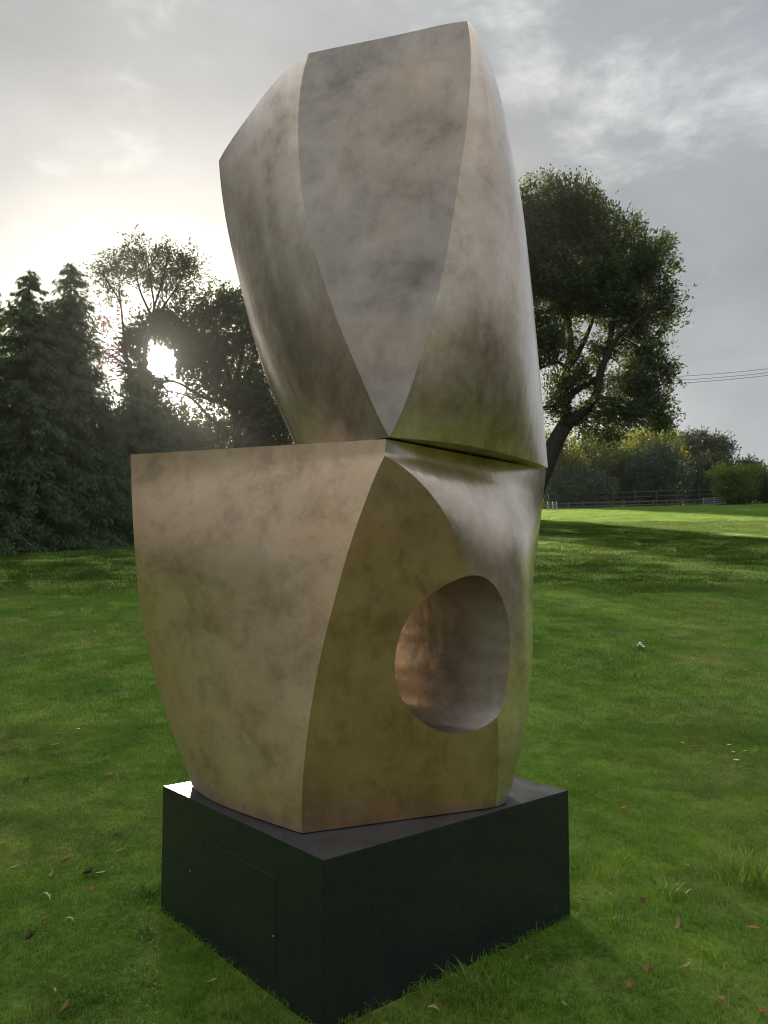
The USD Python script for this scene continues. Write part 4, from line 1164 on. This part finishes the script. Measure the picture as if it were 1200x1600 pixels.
LEAVES = [
    (22, 1363, 'tan', .055, .030, .6, .3, 20, 'flat tan leaf at the left frame edge level with the plinth side'),
    (101, 1355, 'orange', .062, .045, 1.6, .8, 10, 'curled orange leaf left of the plinth, brightest on that side'),
    (80, 1374, 'tan', .075, .016, 2.2, .2, 60, 'long thin tan leaf bent like a hook, below the curled orange leaf'),
    (73, 1414, 'pale', .075, .016, -1.4, .3, -15, 'pale curled strip lying left of the plinth near the frame edge'),
    (110, 1454, 'pale', .075, .013, -2.4, .2, 10, 'pale arched strip like a bow, lowest pale leaf left of the plinth'),
    (137, 1373, 'dark', .06, .045, 1.0, .8, 0, 'dark red crumpled leaf touching a whitish strip, left of the plinth'),
    (157, 1371, 'pale', .06, .018, .5, .3, -8, 'whitish strip of leaf beside the dark red crumpled one'),
    (142, 1398, 'rust', .04, .03, .8, .5, 80, 'small rust leaf just below the dark red crumpled leaf'),
    (40, 1229, 'dark', .06, .04, 1.4, .9, 80, 'dark brown upright leaf at far left above the others'),
    (47, 1476, 'dark', .05, .045, 1.2, .9, 30, 'dark brown leaf by a small hole in the turf at lower left'),
    (70, 1446, 'rust', .04, .03, .8, .5, 10, 'rust brown leaf left of the pale bow shaped strip'),
    (184, 1308, 'rust', .05, .03, .9, .4, 20, 'small brown leaf near the top of the plinth left side'),
    (186, 1337, 'tan', .06, .022, .5, .3, 25, 'tan leaf slanting up, between the brown leaf and the plinth'),
    (170, 1218, 'orange', .075, .04, .8, .6, 0, 'orange flat leaf left of the bronze base corner'),
    (191, 1215, 'rust', .06, .04, .8, .6, 30, 'rust leaf close right of the orange flat leaf'),
    (24, 1174, 'tan', .07, .04, .6, .5, 0, 'faded tan leaf on the lawn at far left edge'),
    (88, 1153, 'tan', .08, .04, .8, .5, 20, 'tan leaf on the middle lawn at the left, above a thin pale one'),
    (85, 1168, 'pale', .08, .02, .4, .3, 0, 'thin pale leaf on the middle lawn below a tan one'),
    (68, 1085, 'orange', .10, .05, .6, .4, 0, 'orange leaf farthest out on the left lawn'),
    (162, 1189, 'dark', .06, .04, 1.0, .6, 60, 'dark brown leaf between the orange flat leaf and the far lawn'),
    (100, 1588, 'rust', .065, .018, .4, .4, 70, 'rust strip standing at the bottom edge left of the plinth'),
    (86, 1557, 'tan', .035, .012, .6, .3, -50, 'small tan sliver above the rust strip at the bottom left'),
    (331, 1543, 'tan', .05, .014, .5, .3, 20, 'tan leaf in the shade close under the plinth left corner'),
    (976, 1271, 'orange', .06, .04, 1.2, .8, -5, 'orange brown leaf right of the plinth top corner'),
    (906, 1224, 'tan', .08, .012, -2.4, .2, 10, 'thin tan arched leaf just behind the plinth right corner'),
    (960, 1374, 'rust', .055, .018, 1.0, .4, -60, 'rust brown strip leaf right of the plinth side'),
    (1028, 1386, 'tan', .05, .022, 1.4, .9, -50, 'tan curled leaf right of the plinth beside a green tuft'),
    (1072, 1360, 'orange', .045, .028, 1.0, .5, -60, 'small orange leaf at the foot of the tall grass tuft'),
    (1059, 1457, 'tan', .075, .014, 2.2, .2, 60, 'long tan leaf bent like a hook on the right lawn'),
    (1178, 1460, 'orange', .06, .026, .7, .6, -20, 'orange brown leaf at the right frame edge, long and flat'),
    (1013, 1526, 'rust', .05, .028, 1.2, .8, 35, 'rust coloured leaf on edge in the lower right lawn'),
    (1128, 1575, 'tan', .042, .028, 1.6, 1.0, -50, 'light tan curled leaf near the bottom right corner'),
    (985, 1551, 'rust', .045, .03, .6, .5, 20, 'dull rust leaf lower right, left of the tan curled one'),
    (1070, 1520, 'tan', .06, .014, .9, .3, 15, 'tan strip lying between rust leaves in the lower right lawn'),
    (1192, 1592, 'rust', .045, .028, .6, .5, 0, 'rust leaf cut by the bottom right corner'),
    (883, 1582, 'tan', .06, .018, 1.2, .5, -60, 'tan curved leaf at the bottom edge right of the plinth'),
    (678, 1591, 'tan', .055, .018, -.9, .5, -8, 'tan leaf at the bottom edge in front of the plinth right face'),
    (826, 1507, 'rust', .035, .022, .6, .5, 30, 'rust leaf pressed against the foot of the plinth right face'),
    (1005, 1419, 'dark', .04, .03, .8, .6, 60, 'dark red leaf right of the plinth below the tan curled leaf'),
    (1088, 1173, 'rust', .09, .05, .6, .5, 0, 'rust leaf on the middle lawn left of the yellow flowers'),
    (912, 1414, 'dark', .045, .018, .5, .4, -10, 'dark leaf sliver close to the plinth lower right corner'),
    (992, 1063, 'dark', .09, .04, .6, .5, 50, 'dark leaf on the far right lawn below the white flower clump'),
]
rng = np.random.default_rng(91)
for px, py, col, L, W, curl, cup, turn, lab in LEAVES:
    p = lawn_at(px, py)
    v, f = dry_leaf(L * 0.98, W * 0.95, curl * 1.15, cup * 1.2, rng)
    a = math.radians(turn); c, s_ = math.cos(a), math.sin(a)
    v = v @ np.array([[c, s_ * 0.9, s_ * 0.35], [-s_, c, 0], [0, 0, 1]])
    v = v - [0, 0, v[:, 2].min()] + [p[0], p[1], float(ground_z(p[0], p[1])) + (0.022 if p[1] < 8 else 0.03)]
    top_mesh('fallen_leaf', (v, f), M['dry_' + col], lab, 'leaf', 'fallen leaves scattered on the lawn', smooth=True)


M['white_petal'] = plain('white_petal', (0.75, 0.75, 0.74), 0.6)
M['yellow_petal'] = plain('yellow_petal', (0.62, 0.52, 0.03), 0.6)


def flower(name, label, cat, p, r, h, petal, core, group=None, n=11, rng=rng):
    t = thing(name, label, cat, p, group)
    p = np.asarray(p, float)
    part(t, 'stem', tube([p - [0, 0, .01], p + [r * .3, 0, h * .6], p + [0, 0, h]], 0.0025, 4), M['blade'])
    fs = []
    for k in range(n):
        a = 2 * np.pi * k / n + rng.uniform(-.1, .1)
        d, s_ = np.array([math.cos(a), math.sin(a), 0]), np.array([-math.sin(a), math.cos(a), 0])
        c = p + [0, 0, h]
        w = r * 2.2 / n
        fs.append((np.array([c + d * r * .2, c + d * r * .7 + s_ * w + [0, 0, r * .18], c + d * r + [0, 0, r * .2], c + d * r * .7 - s_ * w + [0, 0, r * .18]]), np.array([[0, 1, 2], [0, 2, 3]])))
    part(t, 'petals', joined(fs), M[petal], kind='stuff')
    b = trimesh.creation.icosphere(1, r * 0.3); b.apply_scale([1, 1, 0.6]); b.apply_translation(p + [0, 0, h])
    part(t, 'flower_centre', b, M[core])


for px, py, r, lab in ((1151, 1199, .024, 'largest yellow dandelion on the right lawn'), (1146, 1186, .016, 'small yellow dandelion above and left of the largest one'), (1164, 1184, .014, 'small yellow dandelion above and right of the largest one')):
    flower('dandelion', lab, 'flower', lawn_at(px, py), r, 0.05, 'yellow_petal', 'yellow_petal', n=16)
for px, py, lab in ((80, 862, 'white daisy highest of three before the left conifers'), (61, 868, 'white daisy leftmost of three before the left conifers'), (93, 873, 'white daisy lowest of three before the left conifers'), (52, 949, 'white daisy left of a pair on the far left lawn'), (66, 947, 'white daisy right of a pair on the far left lawn'),
                    (158, 930, 'single white daisy on the left lawn near the bronze edge'), (20, 950, 'single white daisy at the far left frame edge'), (149, 994, 'white daisy alone on the left middle lawn'), (122, 1150, 'white daisy beside the tan leaves on the left lawn'), (955, 1036, 'white daisy below left of the white flower clump'),
                    (1084, 1037, 'white daisy right of the white flower clump'), (1165, 1054, 'white daisy at the right on the middle lawn'), (1067, 1172, 'white daisy left of the rust leaf on the middle lawn'), (1139, 1175, 'white daisy just above the yellow dandelions')):
    q = lawn_at(px, py)
    flower('daisy', lab, 'flower', q, 0.009 + 0.0009 * q[1], 0.055 if q[1] < 12 else 0.075, 'white_petal', 'yellow_petal', n=9)
q = lawn_at(1003, 1017)
t = thing('flower_clump', 'small clump of white flower heads on the right lawn', 'flowers', q)
for k in range(9):
    o = q + np.array([rng.uniform(-.045, .045), rng.uniform(-.03, .03), 0])
    h = rng.uniform(.04, .11)
    b = trimesh.creation.icosphere(1, rng.uniform(.010, .016)); b.apply_scale([1, 1, .7]); b.apply_translation(o + [0, 0, h])
    part(t, 'flower_head', b, M['white_petal'], True)
    part(t, 'stem', tube([o - [0, 0, .01], o + [0, 0, h]], 0.003, 4), M['blade'])


def tuft(label, p, n, h, spread, seed):
    rng = np.random.default_rng(seed)
    fs = []
    t = thing('grass_tuft', label, 'grass tuft', p)
    for k in range(n):
        a, ln = rng.uniform(0, 2 * np.pi), rng.uniform(.2, 1.1)
        d = np.array([math.cos(a), math.sin(a), 0]); s_ = np.array([-d[1], d[0], 0])
        o = np.asarray(p) + d * rng.uniform(0, spread) + s_ * rng.uniform(-spread, spread) * .5
        H = h * rng.uniform(.5, 1.15); w = rng.uniform(.003, .006)
        s = np.linspace(0, 1, 5)
        c = o + d * (ln * H * s ** 2)[:, None] + np.array([0, 0, 1.0]) * (H * (s - .38 * ln * s ** 2.4))[:, None]
        V = np.stack([c - s_ * (w * (1 - s * .85))[:, None], c + s_ * (w * (1 - s * .85))[:, None]], 1).reshape(-1, 3)
        fs.append((V, np.array([[2 * q + i for i in tri] for q in range(4) for tri in ((0, 1, 3), (0, 3, 2))])))
    part(t, 'blades', joined(fs), M['blade'], kind='stuff')


tuft('large tuft of long arching grass at the right frame edge', lawn_at(1165, 1375), 130, .17, .17, 1)
tuft('small tuft of longer grass right of the plinth beside a curled leaf', lawn_at(1040, 1400), 40, .11, .08, 2)
tuft('yellowish tuft of long grass close left of the plinth', lawn_at(236, 1398), 46, .12, .06, 3)
tuft('low tuft of long grass at the foot of the plinth right face', lawn_at(765, 1560), 60, .10, .16, 4)
